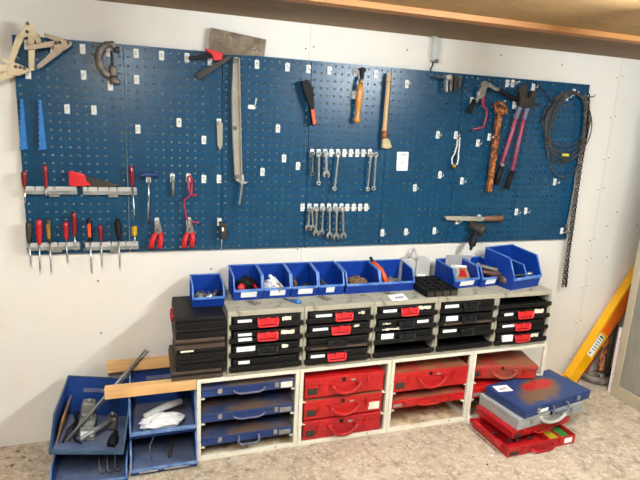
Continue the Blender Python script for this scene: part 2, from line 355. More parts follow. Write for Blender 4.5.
# ------------------------------------------------------------------ hook plates
hk = thing('tool_hook', 'x', 'hook', (0, 0, 0), 'white hook plates on the pegboard', local=True)
link('plate', MB().box((-.0115, -.004, -.021), (.0115, -.0002, .021)), 'white', hk, .001)
link('pin', MB().tube([(.0, -.002, -.004), (.0, -.03, -.005), (.001, -.038, -.003), (.002, -.040, .008)], .0021, 8), 'white', hk)
link('screw', MB().lathe((0, -.0038, .006), (0, -.0052, .006), [(0, .0036), (1, .003)], 10), 'screw_dark', hk)
HOOKS = [
 ((0.059, 1.967), 'white hook plate behind the upright cream spring clamp'),
 ((0.162, 1.963), 'white hook plate beside the brownish spring clamp, under its arm'),
 ((0.055, 1.844), 'white hook plate at the nose of the lowest cream spring clamp'),
 ((0.283, 1.969), 'white hook plate in the top row between spring clamps and steel G clamp'),
 ((0.282, 1.856), 'white hook plate left of the foot of the steel G clamp'),
 ((0.205, 1.701), 'white hook plate nearest to the pair of blue toothed strips'),
 ((0.319, 1.702), 'white hook plate below the steel G clamp and left of the panel seam'),
 ((0.394, 1.965), 'white hook plate inside the bow of the steel G clamp'),
 ((0.395, 1.815), 'white hook plate right under the foot of the steel G clamp'),
 ((0.512, 1.969), 'white hook plate just right of the first panel seam, top row'),
 ((0.511, 1.852), 'white hook plate just right of the first panel seam, second down'),
 ((0.511, 1.623), 'white hook plate just right of the first panel seam, third down above the T handle'),
 ((0.626, 1.969), 'white hook plate in the top row, midway from first seam to steel sheet'),
 ((0.743, 1.969), 'white hook plate at the tip of the black rods, below the steel sheet'),
 ((0.852, 1.962), 'white hook plate between the two black rods under the red grip'),
 ((0.703, 1.662), 'lone white hook plate in the open middle of the second panel'),
 ((0.823, 1.582), 'white hook plate left of the hanging grey blade'),
 ((0.897, 1.669), 'white hook plate carrying the short grey blade'),
 ((0.554, 1.388), 'white hook plate carrying the T handle hex key'),
 ((0.668, 1.390), 'white hook plate carrying the short steel pin'),
 ((0.746, 1.391), 'white hook plate carrying the bent red rod'),
 ((0.823, 1.386), 'empty white hook plate right of the bent red rod'),
 ((0.899, 1.387), 'empty white hook plate beside the second panel seam, left of the grey bar end'),
 ((0.590, 1.166), 'white hook plate carrying the first red handled pliers'),
 ((0.745, 1.167), 'white hook plate carrying the second red handled pliers'),
 ((0.903, 1.162), 'white hook plate carrying the small black gadget'),
 ((1.015, 1.391), 'white hook plate at the lower end of the long grey bar'),
 ((1.084, 1.964), 'white hook plate below the right end of the steel sheet'),
 ((1.242, 1.963), 'white hook plate in the top row left of the orange handled scraper'),
 ((1.202, 1.654), 'lone white hook plate in the middle of the third panel'),
 ((1.240, 1.500), 'white hook plate in the third panel, slightly above its right neighbour'),
 ((1.318, 1.462), 'white hook plate just left of the upper wrench row'),
 ((1.126, 1.427), 'white hook plate right of the thin hanging chisel'),
 ((1.354, 1.962), 'white hook plate on the third seam, above the orange handled scraper'),
 ((1.469, 1.963), 'white hook plate in the top row right of the orange handled scraper'),
 ((1.619, 1.964), 'white hook plate beside the black head of the turned wooden handle'),
 ((1.615, 1.848), 'white hook plate beside the belly of the turned wooden handle'),
 ((1.735, 1.965), 'white hook plate left of the top of the long brush'),
 ((1.925, 1.925), 'white hook plate right of the top of the long brush'),
 ((2.150, 1.657), 'white hook plate left of the looped wire hook'),
 ((2.270, 1.661), 'white hook plate carrying the looped wire hook'),
 ((2.190, 1.427), 'white hook plate left below the looped wire hook'),
 ((2.344, 1.393), 'white hook plate right below the looped wire hook'),
 ((2.032, 1.349), 'white hook plate below the white paper notice'),
 ((1.846, 1.084), 'white hook plate at the board bottom, beside the fourth seam'),
 ((1.999, 1.087), 'white hook plate at the board bottom, above the pale grey canister'),
 ((2.190, 1.089), 'white hook plate at the board bottom, left of the black mallet'),
 ((2.353, 1.859), 'white hook plate left of the white headed locking pliers'),
 ((2.426, 1.620), 'white hook plate left of the rusty wrench, lower of two'),
 ((2.501, 1.658), 'white hook plate touching the rusty wrench shaft'),
 ((2.582, 1.972), 'left plate of the pair of white hooks above the locking pliers'),
 ((2.620, 1.974), 'right plate of the pair of white hooks above the locking pliers'),
 ((2.650, 1.852), 'white hook plate left of the bolt cutter jaws'),
 ((2.770, 1.964), 'white hook plate right of the bolt cutter jaws'),
 ((3.029, 1.921), 'white hook plate inside the top of the cable coil'),
 ((3.078, 1.951), 'white hook plate on top of the cable coil'),
 ((3.034, 1.394), 'white hook plate under the lowest loop of the cable coil'),
 ((2.768, 1.201), 'left of two white hook plates low on the rightmost panel'),
 ((2.839, 1.207), 'right of two white hook plates low on the rightmost panel'),
 ((3.150, 1.071), 'white hook plate at the lower end of the grey strap'),
 ((2.449, 1.128), 'white hook plate carrying the black mallet'),
 ((2.343, 1.149), 'white hook plate under the blade of the horizontal file'),
 ((2.494, 1.165), 'white hook plate under the handle end of the horizontal file'),
]
ORD = ['first', 'second', 'third', 'fourth', 'fifth', 'sixth', 'seventh', 'eighth', 'ninth', 'tenth', 'eleventh']
for i, px in enumerate(((1.394, 1.533), (1.431, 1.534), (1.468, 1.535), (1.505, 1.536), (1.542, 1.537), (1.580, 1.538), (1.618, 1.539), (1.655, 1.540), (1.693, 1.541), (1.732, 1.543))):
    HOOKS.append((px, ORD[i] + ' white hook plate from the seam in the upper wrench row'))
for i, px in enumerate(((1.353, 1.237), (1.393, 1.237), (1.430, 1.236), (1.468, 1.236), (1.507, 1.236), (1.544, 1.236), (1.581, 1.236), (1.617, 1.235), (1.655, 1.235), (1.694, 1.235), (1.732, 1.235))):
    HOOKS.append((px, ORD[i] + ' white hook plate from the seam in the lower wrench row'))
for i, (p, lab) in enumerate(HOOKS):
    h = hk if i == 0 else copy_tree(hk)
    h.location = (p[0], 0, p[1]); h['label'] = lab
# the L shaped hook
p = (1.063, 1.756)
t = thing('tool_hook', 'white L shaped hook turned sideways right of the long grey bar', 'hook', (p[0], 0, p[1]), 'white hook plates on the pegboard')
part(t, 'plate', MB().box((p[0]-.02, -.004, p[1]-.0105), (p[0]+.018, -.0002, p[1]+.0105)), 'white', .001)
part(t, 'pin', MB().tube([(p[0]+.014, -.004, p[1]+.004), (p[0]+.015, -.02, p[1]+.02), (p[0]+.017, -.024, p[1]+.045)], .0035, 8), 'white')
# the two loose white pins
for px, lab in (((2.657, 1.985), 'short white peg in a hole left of the bolt cutter top'), ((2.575, 1.871), 'short white peg in a hole right of the rusty wrench head')):
    single('board_peg', MB().lathe((px[0], 0, px[1]), (px[0], -.02, px[1]), [(0, .005), (.8, .005), (1, .003)], 10), 'white', lab, 'peg', 'white pegs in the board')

# ------------------------------------------------------------------ spring clamps
def spring_clamp(lab, body, arms, m, d, pivot):
    cx = sum(q[0] for q in body)/len(body); cz = min(q[1] for q in body)
    t = thing('spring_clamp', lab, 'clamp', (cx, -d, cz), 'plastic spring clamps')
    part(t, 'body', MB().prism(body, -d-.028, -d), m, .003)
    for (a, b, w, w2, nm) in arms: part(t, nm, MB().bar(a, b, w, -d-.024, -d-.004, w2), m, .003)
    pm = MB()
    for q in pivot: pm.lathe((q[0], -d-.026, q[1]), (q[0], -d-.032, q[1]), [(0, .007), (.8, .007), (1, .004)], 12)
    part(t, 'pivot_pin', pm, 'dsteel')
spring_clamp('cream spring clamp hanging upright with its nose above the board edge', [(0.079, 2.064), (0.091, 2.053), (0.113, 1.998), (0.097, 1.985), (0.082, 1.999), (0.059, 1.993), (0.039, 1.979), (0.034, 1.991), (0.067, 2.050)],
    [((0.042, 1.992), (0.000, 1.891), .027, .022, 'handle'), ((0.106, 2.006), (0.118, 1.962), .024, .018, 'handle'), ((0.086, 2.000), (0.079, 1.863), .025, .022, 'jaw')], 'clamp', .034, [(0.078, 2.048), (0.074, 2.015)])
spring_clamp('brownish spring clamp lying sideways, its nose pointing right', [(0.245, 1.989), (0.246, 1.975), (0.221, 1.954), (0.184, 1.934), (0.172, 1.946), (0.178, 1.975), (0.199, 1.994)],
    [((0.207, 1.990), (0.143, 2.007), .022, .014, 'handle'), ((0.182, 1.976), (0.071, 1.948), .022, .018, 'jaw'), ((0.197, 1.952), (0.111, 1.874), .027, .016, 'handle')], 'clampd', .062, [(0.236, 1.982), (0.202, 1.979), (0.188, 1.976)])
spring_clamp('cream spring clamp sticking out past the left edge of the board', [(0.075, 1.861), (0.068, 1.848), (0.033, 1.831), (-0.006, 1.828), (-0.012, 1.853), (0.005, 1.879), (0.032, 1.881)],
    [((0.013, 1.875), (-0.028, 1.896), .026, .014, 'handle'), ((-0.004, 1.861), (-0.068, 1.852), .032, .028, 'jaw'), ((0.002, 1.837), (-0.077, 1.794), .030, .02, 'handle')], 'clamp', .064, [(0.025, 1.866), (0.058, 1.862), (0.043, 1.865)])
# ------------------------------------------------------------------ steel G clamp
t = thing('g_clamp', 'brown grey cast G clamp hanging beside the first panel seam', 'clamp', ((0.394, 1.814)[0], -.03, (0.394, 1.814)[1]))
part(t, 'bow', MB().tube([(0.426, -0.030, 1.979), (0.410, -0.030, 2.001), (0.384, -0.030, 1.994), (0.360, -0.030, 1.973), (0.348, -0.030, 1.937), (0.355, -0.030, 1.899), (0.373, -0.030, 1.870), (0.396, -0.030, 1.858)], [.011, .013, .015, .016, .017, .017, .016, .013], 10), 'castiron')
part(t, 'anvil', MB().lathe((0.428, -0.030, 1.990), (0.426, -0.030, 1.965), [(0, .012), (1, .014)], 12), 'darkiron')
part(t, 'spindle', MB().tube([(0.404, -0.030, 1.968), (0.410, -0.030, 1.886)], .006, 10), 'darkiron')
part(t, 'sleeve', MB().lathe((0.408, -0.030, 1.903), (0.411, -0.030, 1.859), [(0, .015), (.2, .018), (.9, .018), (1, .014)], 12), 'castiron')
part(t, 'swivel_foot', MB().lathe((0.411, -0.030, 1.859), (0.416, -0.030, 1.824), [(0, .008), (.3, .02), (.9, .024), (1, .02)], 14), 'castiron')

# ------------------------------------------------------------------ blue toothed strips
def toothed(lab, L, Rr, nT, d=.004):
    (x0, z0), (x1, z1), (x2, z2), (x3, z3) = L   # top left, top right, bottom right, bottom left
    pts = [(x0, z0), (x1, z1), (x2, z2), (x3, z3)]
    for k in range(nT, 0, -1):
        f = k / (nT + .5); g = (k - .45) / (nT + .5)
        xx, zz = x0 + (x3-x0)*f, z0 + (z3-z0)*f; xg, zg = x0 + (x3-x0)*g, z0 + (z3-z0)*g
        pts += [(xx, zz), (xg + .006, zg), (xg, zg + .004)]
    t = thing('toothed_strip', lab, 'tool', (x3, -d, z3), 'blue toothed plastic strips')
    part(t, 'strip', MB().prism(pts, -d-.02, -d), 'lightblue', .002)
    s = MB()
    for f in (.45, .8):
        xx, zz = (x0+x1)/2 + ((x2+x3)/2 - (x0+x1)/2)*f + .006, (z0+z1)/2 + ((z2+z3)/2 - (z0+z1)/2)*f
        s.lathe((xx, -d-.019, zz), (xx, -d-.0215, zz), [(0, .004), (1, .003)], 8)
    part(t, 'rivet', s, 'screw_dark')
toothed('blue toothed plastic strip at the very left edge of the board', ((0.017, 1.734), (0.029, 1.735), (0.033, 1.515), (0.001, 1.510)), 0, 9)
toothed('blue toothed plastic strip second from the left board edge', ((0.090, 1.736), (0.102, 1.735), (0.112, 1.517), (0.078, 1.510)), 0, 9)

# ------------------------------------------------------------------ steel sheet and clamp with long black rods
t = thing('steel_sheet', 'stained brown steel sheet standing above the top edge of the board', 'sheet', (0.978, -0.008, 1.990))
part(t, 'sheet', MB().prism([(0.853, 2.115), (1.126, 2.085), (1.118, 2.006), (0.843, 1.993)], -.010, -.006), 'sheet', .0005)
t = thing('bar_clamp', 'red gripped tool with two long black rods below the steel sheet', 'clamp', (0.873, -0.030, 1.961))
part(t, 'grip', MB().prism([(0.824, 2.014), (0.864, 2.008), (0.910, 2.000), (0.903, 1.967), (0.865, 1.962), (0.857, 1.986), (0.831, 2.003)], -.05, -.02), 'red', .003)
part(t, 'rod', MB().bar((0.751, 1.964), (0.864, 1.987), .018, -.036, -.022, .022), 'blackr', .002)
part(t, 'rod', MB().bar((0.793, 1.882), (0.942, 1.984), .030, -.034, -.012, .020), 'darkiron', .002)
# ------------------------------------------------------------------ long grey bar, blade, chisel
t = thing('steel_lever', 'long worn grey bar hanging down from the top of the third panel', 'tool', (0.998, -0.030, 1.381))
part(t, 'bar', MB().prism([(0.959, 1.981), (0.971, 1.989), (0.988, 1.989), (0.991, 1.976), (0.999, 1.786), (1.005, 1.589), (1.015, 1.386), (1.005, 1.375), (0.987, 1.377), (0.976, 1.395), (0.962, 1.588), (0.954, 1.784)], -.036, -.012), 'greybar', .004)
part(t, 'rib', MB().prism([(0.985, 1.985), (0.991, 1.986), (1.014, 1.385), (1.006, 1.385)], -.046, -.030), 'greybar', .002)
s = MB()
for q in ((0.973, 1.648), (0.968, 1.968), (0.986, 1.403)): s.lathe((q[0], -.035, q[1]), (q[0], -.040, q[1]), [(0, .011), (.7, .011), (1, .006)], 12)
part(t, 'rivet', s, 'dsteel')
t = thing('spatula', 'short grey blade with rounded top hanging on the second seam', 'spatula', (0.901, -0.020, 1.531))
part(t, 'blade', MB().prism([(0.885, 1.669), (0.890, 1.679), (0.908, 1.679), (0.915, 1.665), (0.915, 1.556), (0.901, 1.533), (0.889, 1.560)], -.012, -.006), 'greybar', .001)
t = thing('chisel', 'thin steel chisel hanging at the lower end of the grey bar', 'chisel', (1.000, -0.030, 1.256))
part(t, 'blade', MB().bar((1.015, 1.365), (1.001, 1.260), .012, -.034, -.026, .011), 'steel', .001)
part(t, 'eye', MB().ring((1.013, -0.030, 1.376), .011, .004), 'steel')
part(t, 'spur', MB().tube([(1.019, -0.030, 1.371), (1.035, -0.040, 1.375)], .0035, 8), 'white')

# ------------------------------------------------------------------ scraper, turned handle, brush
t = thing('scraper', 'black scraper with an orange and black handle, tipped off the board', 'scraper', (1.379, -0.030, 1.675))
part(t, 'holder', MB().prism([(1.303, 1.894), (1.337, 1.906), (1.367, 1.868), (1.377, 1.767), (1.356, 1.761), (1.338, 1.801), (1.322, 1.840)], -.062, -.03), 'blackr', .004)
part(t, 'handle', MB().prism([(1.353, 1.766), (1.379, 1.770), (1.398, 1.686), (1.374, 1.672)], -.056, -.026), 'blackr', .004)
part(t, 'handle_inlay', MB().prism([(1.360, 1.759), (1.378, 1.762), (1.394, 1.689), (1.376, 1.680)], -.060, -.05), 'orange', .002)
t = thing('turned_handle_tool', 'black headed tool with a turned varnished wooden handle', 'tool', (1.628, -0.040, 1.707))
part(t, 'head', MB().prism([(1.620, 1.981), (1.633, 1.989), (1.654, 1.986), (1.660, 1.974), (1.647, 1.960), (1.649, 1.929), (1.635, 1.928), (1.630, 1.961)], -.052, -.022), 'blackr', .003)
part(t, 'ferrule', MB().lathe((1.634, -0.040, 1.930), (1.635, -0.040, 1.907), [(0, .010), (1, .0115)], 14), 'brass')
part(t, 'handle', MB().lathe((1.635, -0.040, 1.907), (1.627, -0.040, 1.702), [(0, .013), (.15, .016), (.3, .0185), (.45, .018), (.6, .0135), (.72, .0115), (.82, .013), (.9, .0175), (.96, .0165), (1, .009)], 18), 'handlewood')
t = thing('paint_brush', 'long pale wooden brush hanging bristles down across the fourth seam', 'brush', (1.816, -0.030, 1.569))
part(t, 'handle', MB().lathe((1.800, -0.030, 1.975), (1.797, -0.030, 1.655), [(0, .006), (.02, .011), (.15, .012), (.5, .0125), (.85, .013), (1, .015)], 14), 'palewood')
part(t, 'ferrule', MB().lathe((1.798, -0.030, 1.666), (1.800, -0.030, 1.626), [(0, .017), (.3, .019), (.5, .017), (.7, .019), (1, .018)], 16), 'copper')
part(t, 'bristles', MB().prism([(1.790, 1.628), (1.825, 1.626), (1.847, 1.580), (1.820, 1.569), (1.789, 1.576)], -.042, -.016), 'bristle', .003)
part(t, 'hanging_wire', MB().tube([(1.762, -0.012, 1.922), (1.792, -0.042, 1.928), (1.821, -0.030, 1.930)], .0025, 8), 'dsteel')
# ------------------------------------------------------------------ paper notice
t = thing('paper_notice', 'small white paper notice fixed to the fifth panel', 'notice', (1.952, -0.003, 1.446))
part(t, 'sheet', MB().prism([(1.900, 1.554), (1.973, 1.555), (1.975, 1.448), (1.904, 1.447)], -.0025, -.001), 'card')
mk = MB(); mk2 = MB()
for i, (u, w) in enumerate(((0, .006), (.010, .008), (.021, .007), (.031, .006))):
    q = (1.924, 1.538); mk.box((q[0]+u, -.0032, q[1]-.003), (q[0]+u+w, -.0026, q[1]+.003))
for u, w in ((0, .005), (.008, .006)):
    q = (1.932, 1.492); mk2.box((q[0]+u, -.0032, q[1]-.003), (q[0]+u+w, -.0026, q[1]+.003))
part(t, 'print_line', mk, 'redink', label='faded red printed line'); part(t, 'print_mark', mk2, 'ink', label='small dark printed mark')
# ------------------------------------------------------------------ clear strip light above the board
t = thing('strip_light', 'narrow clear strip light on the wall between board and ceiling', 'light', (2.087, 0.015, 2.034))
part(t, 'tube_cover', MB().box(((2.058, 2.190)[0], -.022, (2.073, 2.054)[1]), ((2.096, 2.193)[0], .013, (2.058, 2.190)[1])), 'clear', .004)
part(t, 'end_cap', MB().box(((2.074, 2.191)[0], -.026, (2.075, 2.181)[1]), ((2.097, 2.193)[0], .013, (2.073, 2.201)[1])), 'dsteel', .002)
part(t, 'end_cap', MB().box(((2.074, 2.049)[0], -.026, (2.074, 2.049)[1]), ((2.096, 2.050)[0], .013, (2.072, 2.067)[1])), 'dsteel', .002)
part(t, 'inner_tube', MB().tube([(2.080, -0.000, 2.059), (2.076, -0.000, 2.185)], .006, 10), 'white')
part(t, 'cord', MB().tube([(2.077, -0.000, 2.053), (2.073, -0.004, 2.032), (2.066, -0.002, 2.018), (2.063, -0.004, 2.004)], .004, 8), 'blackr')

# ------------------------------------------------------------------ hanging steel puller
t = thing('gear_puller', 'cluster of dark steel puller arms hanging by the fifth seam', 'puller', (2.173, -0.050, 1.896))
part(t, 'crossbar', MB().tube([(2.060, -0.012, 1.970), (2.107, -0.050, 1.970), (2.241, -0.050, 1.979)], .004, 8), 'dsteel')
for a, b, w, m in (((2.138, 1.980), (2.144, 1.895), .016, 'steel'), ((2.164, 1.976), (2.169, 1.902), .02, 'dsteel'), ((2.195, 1.979), (2.197, 1.909), .018, 'darkiron'), ((2.221, 1.980), (2.221, 1.927), .02, 'dsteel')):
    part(t, 'arm', MB().bar(a, b, w, -.065, -.04, w*.7), m, .002)
part(t, 'hub', MB().prism([(2.122, 1.979), (2.156, 1.989), (2.165, 1.966), (2.134, 1.953)], -.075, -.03), 'steel', .003)
part(t, 'hub', MB().lathe((2.189, -0.030, 1.974), (2.223, -0.060, 1.964), [(0, .012), (.4, .02), (1, .014)], 12), 'darkiron')
# ------------------------------------------------------------------ locking pliers
t = thing('locking_pliers', 'locking pliers with white steel head and two spread black grips', 'pliers', (2.411, -0.050, 1.794))
part(t, 'head', MB().prism([(2.381, 1.966), (2.408, 1.973), (2.415, 1.940), (2.408, 1.895), (2.387, 1.874), (2.360, 1.875), (2.359, 1.909), (2.373, 1.932)], -.05, -.022), 'steel', .003)
part(t, 'jaw', MB().prism([(2.405, 1.967), (2.431, 1.952), (2.423, 1.935), (2.402, 1.939)], -.046, -.026), 'chrome', .002)
part(t, 'handle', MB().bar((2.369, 1.882), (2.356, 1.853), .02, -.046, -.026, .016), 'steel', .002)
part(t, 'handle', MB().tube([(2.399, -0.036, 1.955), (2.433, -0.036, 1.955), (2.470, -0.036, 1.935), (2.512, -0.036, 1.926)], [.009, .011, .012, .011], 10), 'steel')
part(t, 'grip', MB().tube([(2.348, -0.036, 1.861), (2.314, -0.040, 1.792)], [.014, .015], 12), 'blackr')
part(t, 'grip', MB().tube([(2.508, -0.036, 1.928), (2.564, -0.036, 1.907), (2.636, -0.040, 1.877)], [.013, .014, .013], 12), 'blackr')
# ------------------------------------------------------------------ bent rods
t = thing('bent_rod', 'bent purple red rod hanging below the locking pliers', 'rod', (2.439, -0.030, 1.698))
part(t, 'rod', MB().tube([(2.410, -0.030, 1.928), (2.408, -0.030, 1.867), (2.410, -0.030, 1.842), (2.439, -0.030, 1.818), (2.445, -0.030, 1.778), (2.435, -0.030, 1.726), (2.426, -0.030, 1.712), (2.356, -0.040, 1.698)], [.010, .010, .009, .008, .007, .007, .007, .006], 10), 'purplered')
part(t, 'hanger', MB().bar((2.416, 1.935), (2.412, 1.845), .022, -.024, -.016, .018), 'redd', .001)
t = thing('bent_rod', 'bent red rod with two kinks hanging above the second pliers', 'rod', (0.750, -0.030, 1.064))
part(t, 'rod', MB().tube([(0.740, -0.030, 1.394), (0.745, -0.030, 1.333), (0.754, -0.030, 1.308), (0.724, -0.030, 1.285), (0.720, -0.030, 1.262), (0.733, -0.030, 1.188), (0.745, -0.030, 1.174), (0.795, -0.036, 1.166)], .0062, 10), 'purplered')
part(t, 'loop', MB().tube([(0.739, -0.032, 1.394), (0.749, -0.032, 1.406), (0.759, -0.032, 1.391), (0.757, -0.032, 1.313), (0.766, -0.032, 1.305), (0.788, -0.036, 1.311)], .006, 10), 'redh')
# ------------------------------------------------------------------ pipe wrench
t = thing('pipe_wrench', 'rusty orange mottled pipe wrench hanging on the sixth panel', 'wrench', (2.533, -0.040, 1.326))
part(t, 'shaft', MB().bar((2.525, 1.817), (2.516, 1.338), .033, -.052, -.026, .028), 'rust', .004)
part(t, 'hook_jaw', MB().prism([(2.486, 1.846), (2.500, 1.863), (2.532, 1.859), (2.561, 1.830), (2.566, 1.796), (2.550, 1.789), (2.524, 1.797), (2.500, 1.798)], -.062, -.022), 'rust', .004)
part(t, 'heel_jaw', MB().prism([(2.541, 1.826), (2.572, 1.825), (2.574, 1.791), (2.546, 1.789)], -.055, -.028), 'brownwood', .003)
# ------------------------------------------------------------------ bolt cutter
t = thing('bolt_cutter', 'large bolt cutter with pinkish red handles and black grips', 'bolt cutter', (2.609, -0.050, 1.347))
part(t, 'jaw', MB().prism([(2.643, 1.959), (2.662, 1.969), (2.679, 1.950), (2.674, 1.922), (2.693, 1.889), (2.680, 1.836), (2.641, 1.840), (2.639, 1.891), (2.626, 1.930)], -.07, -.035), 'darkiron', .004)
part(t, 'jaw', MB().prism([(2.686, 1.888), (2.718, 1.913), (2.718, 1.936), (2.742, 1.940), (2.756, 1.921), (2.736, 1.891), (2.724, 1.836), (2.680, 1.836)], -.066, -.03), 'darkiron', .004)
part(t, 'pivot_plate', MB().prism([(2.646, 1.891), (2.721, 1.893), (2.704, 1.843), (2.651, 1.843)], -.076, -.062), 'darkiron', .003)
part(t, 'link_arm', MB().bar((2.654, 1.846), (2.633, 1.776), .024, -.064, -.04, .020), 'greyblue', .003)
part(t, 'link_arm', MB().bar((2.707, 1.849), (2.691, 1.773), .024, -.064, -.04, .020), 'greyblue', .003)
part(t, 'handle', MB().tube([(2.640, -0.052, 1.811), (2.620, -0.052, 1.694), (2.572, -0.052, 1.492)], [.009, .0105, .0105], 12), 'pinkred')
part(t, 'handle', MB().tube([(2.694, -0.052, 1.814), (2.684, -0.052, 1.697), (2.656, -0.052, 1.457)], [.009, .0105, .0105], 12), 'pinkred')
part(t, 'grip', MB().tube([(2.574, -0.052, 1.498), (2.554, -0.052, 1.377)], [.016, .017], 12), 'blackr')
part(t, 'grip', MB().tube([(2.658, -0.052, 1.463), (2.630, -0.052, 1.353)], [.016, .017], 12), 'blackr')
part(t, 'collar', MB().lathe((2.578, -0.052, 1.507), (2.576, -0.052, 1.489), [(0, .016), (1, .018)], 12), 'steel')
part(t, 'adjusting_bolt', MB().tube([(2.730, -0.050, 1.868), (2.782, -0.050, 1.859)], .006, 10), 'darkiron')
# ------------------------------------------------------------------ looped wire hook
t = thing('wire_hook', 'looped white steel wire hook with a small ball at its foot', 'hook', (2.263, -0.030, 1.472))
part(t, 'wire_loop', MB().tube([(2.266, -0.030, 1.639), (2.266, -0.030, 1.594), (2.256, -0.030, 1.553), (2.242, -0.030, 1.530), (2.246, -0.030, 1.501), (2.265, -0.030, 1.481), (2.283, -0.030, 1.498), (2.286, -0.030, 1.531), (2.282, -0.030, 1.559), (2.283, -0.030, 1.594), (2.279, -0.030, 1.651)], .0042, 10), 'white')
part(t, 'ball', MB().lathe((2.260, -0.030, 1.498), (2.263, -0.030, 1.469), [(0, .006), (.3, .014), (.7, .014), (1, .006)], 14), 'brass')
# ------------------------------------------------------------------ file and mallet
t = thing('file', 'flat steel file with a wooden handle lying level on two hooks', 'file', (2.435, -0.020, 1.150))
part(t, 'blade', MB().prism([(2.232, 1.181), (2.249, 1.185), (2.499, 1.179), (2.519, 1.171), (2.517, 1.156), (2.493, 1.150), (2.252, 1.160)], -.034, -.022), 'greybar', .001)
part(t, 'tang', MB().tube([(2.499, -0.028, 1.167), (2.528, -0.028, 1.165)], .007, 8), 'dsteel')
part(t, 'handle', MB().lathe((2.514, -0.028, 1.166), (2.649, -0.028, 1.166), [(0, .013), (.1, .017), (.5, .018), (.9, .02), (.97, .018), (1, .01)], 14), 'brownwood')
t = thing('mallet', 'black mallet hanging by its head below the horizontal file', 'mallet', (2.410, -0.090, 0.985))
part(t, 'head', MB().lathe((2.413, -0.030, 1.131), (2.476, -0.100, 1.101), [(0, .018), (.06, .026), (.35, .030), (.7, .034), (.95, .036), (1, .03)], 18), 'darkiron')
part(t, 'handle', MB().lathe((2.439, -0.070, 1.108), (2.382, -0.120, 1.019), [(0, .018), (.3, .02), (.9, .022), (1, .015)], 14), 'blackr')
part(t, 'handle_tip', MB().lathe((2.385, -0.118, 1.027), (2.371, -0.130, 0.997), [(0, .012), (.8, .01), (1, .006)], 12), 'blackr')

# ------------------------------------------------------------------ wrenches
def spanner(lab, a, b, w, ring_top=True, open_bottom=True, m='steel', d=.03):
    A, B = Vector((a[0], a[1])), Vector((b[0], b[1])); dv = (B - A).normalized(); tv = Vector((-dv.y, dv.x))
    t = thing('wrench', lab, 'wrench', (b[0], -d, b[1]), 'steel wrenches on the pegboard')
    part(t, 'shank', MB().bar(A + dv*w*.9, B - dv*w*.9, w*.62, -d-.006, -d+.003, w*.55), m, .0015)
    part(t, 'ring_end', MB().ring((A.x, -d, A.y), w*.62, w*.32, 16), m)
    if open_bottom:
        c = B; P = [(-.5, -1.1), (-1.0, -.5), (-1.05, .25), (-.75, .95), (-.38, .9), (-.42, .1), (0, -.28), (.42, .1), (.38, .9), (.75, .95), (1.05, .25), (1.0, -.5), (.5, -1.1)]
        part(t, 'open_end', MB().prism([tuple(c + tv*u*w + dv*v*w) for u, v in P], -d-.006, -d+.004), m, .001)
    else:
        part(t, 'lower_ring_end', MB().ring((B.x, -d, B.y), w*.58, w*.3, 16), m)
spanner('short dark wrench, first in the upper wrench row', (1.389, 1.529), (1.393, 1.425), .0155, m='dsteel', open_bottom=False)
spanner('long slim wrench, second in the upper wrench row', (1.426, 1.530), (1.430, 1.374), .0155, open_bottom=False)
spanner('short wrench with open jaw below, third in the upper wrench row', (1.465, 1.531), (1.472, 1.423), .019)
spanner('long slanting wrench in the middle of the upper row', (1.534, 1.528), (1.524, 1.345), .0165, open_bottom=False)
spanner('long wrench near the far end of the upper row, inner of two', (1.726, 1.533), (1.721, 1.343), .0165, open_bottom=False)
spanner('long wrench closing the upper row beside the brush', (1.756, 1.536), (1.759, 1.349), .0165, open_bottom=False)
spanner('left one of two short wrenches sharing a hook in the lower row', (1.386, 1.231), (1.382, 1.128), .0165)
spanner('right one of two short wrenches sharing a hook in the lower row', (1.394, 1.231), (1.405, 1.130), .0145, d=.045)
spanner('wrench hanging next to the doubled pair in the lower row', (1.426, 1.231), (1.429, 1.096), .0175)
spanner('thin reddish marked wrench in the lower row', (1.464, 1.231), (1.462, 1.101), .015)
spanner('long wrench third from the far end of the lower row', (1.502, 1.230), (1.510, 1.083), .0175)
spanner('longest wrench of the lower row, last but one', (1.542, 1.230), (1.549, 1.073), .018)
spanner('last wrench at the far end of the lower row', (1.580, 1.230), (1.592, 1.078), .018)

# ------------------------------------------------------------------ screwdriver rails
def rail(lab, x0, x1, z0, z1, cuts):
    t = thing('tool_rail', lab, 'rail', ((x0+x1)/2, 0, z0), 'grey screwdriver rails')
    part(t, 'channel', MB().box((x0, -.026, z0), (x1, -.0005, z1-.006)), 'alu', .002)
    c = [x0] + cuts + [x1]
    for a, b in zip(c, c[1:]): part(t, 'clip', MB().box((a+.003, -.030, z0+.018), (b-.003, -.024, z1)), 'greyplastic', .001)
    xm = x0 + (x1-x0)*.55
    part(t, 'bracket', MB().box((xm-.022, -.022, z0-.012), (xm+.022, -.004, z0+.004)), 'alu', .001)
def xs(*a): return [q[0] for q in a]
rail('upper grey tool rail at the left board edge', (0.008, 1.329)[0], (0.231, 1.330)[0], (0.115, 1.308)[1], (0.117, 1.346)[1], xs((0.053, 1.329), (0.135, 1.329)))
rail('upper grey tool rail under the knife blade, crossing the first seam', (0.255, 1.330)[0], (0.499, 1.331)[0], (0.375, 1.306)[1], (0.377, 1.345)[1], xs((0.279, 1.330), (0.323, 1.330), (0.372, 1.331), (0.408, 1.331)))
rail('lower grey tool rail at the left board edge', (-0.001, 1.064)[0], (0.231, 1.057)[0], (0.099, 1.039)[1], (0.101, 1.078)[1], xs((0.053, 1.062), (0.104, 1.061), (0.135, 1.060)))
rail('lower grey tool rail below the black screwdriver, crossing the first seam', (0.253, 1.056)[0], (0.499, 1.049)[0], (0.365, 1.033)[1], (0.367, 1.074)[1], xs((0.280, 1.056), (0.325, 1.054), (0.371, 1.053), (0.440, 1.051)))
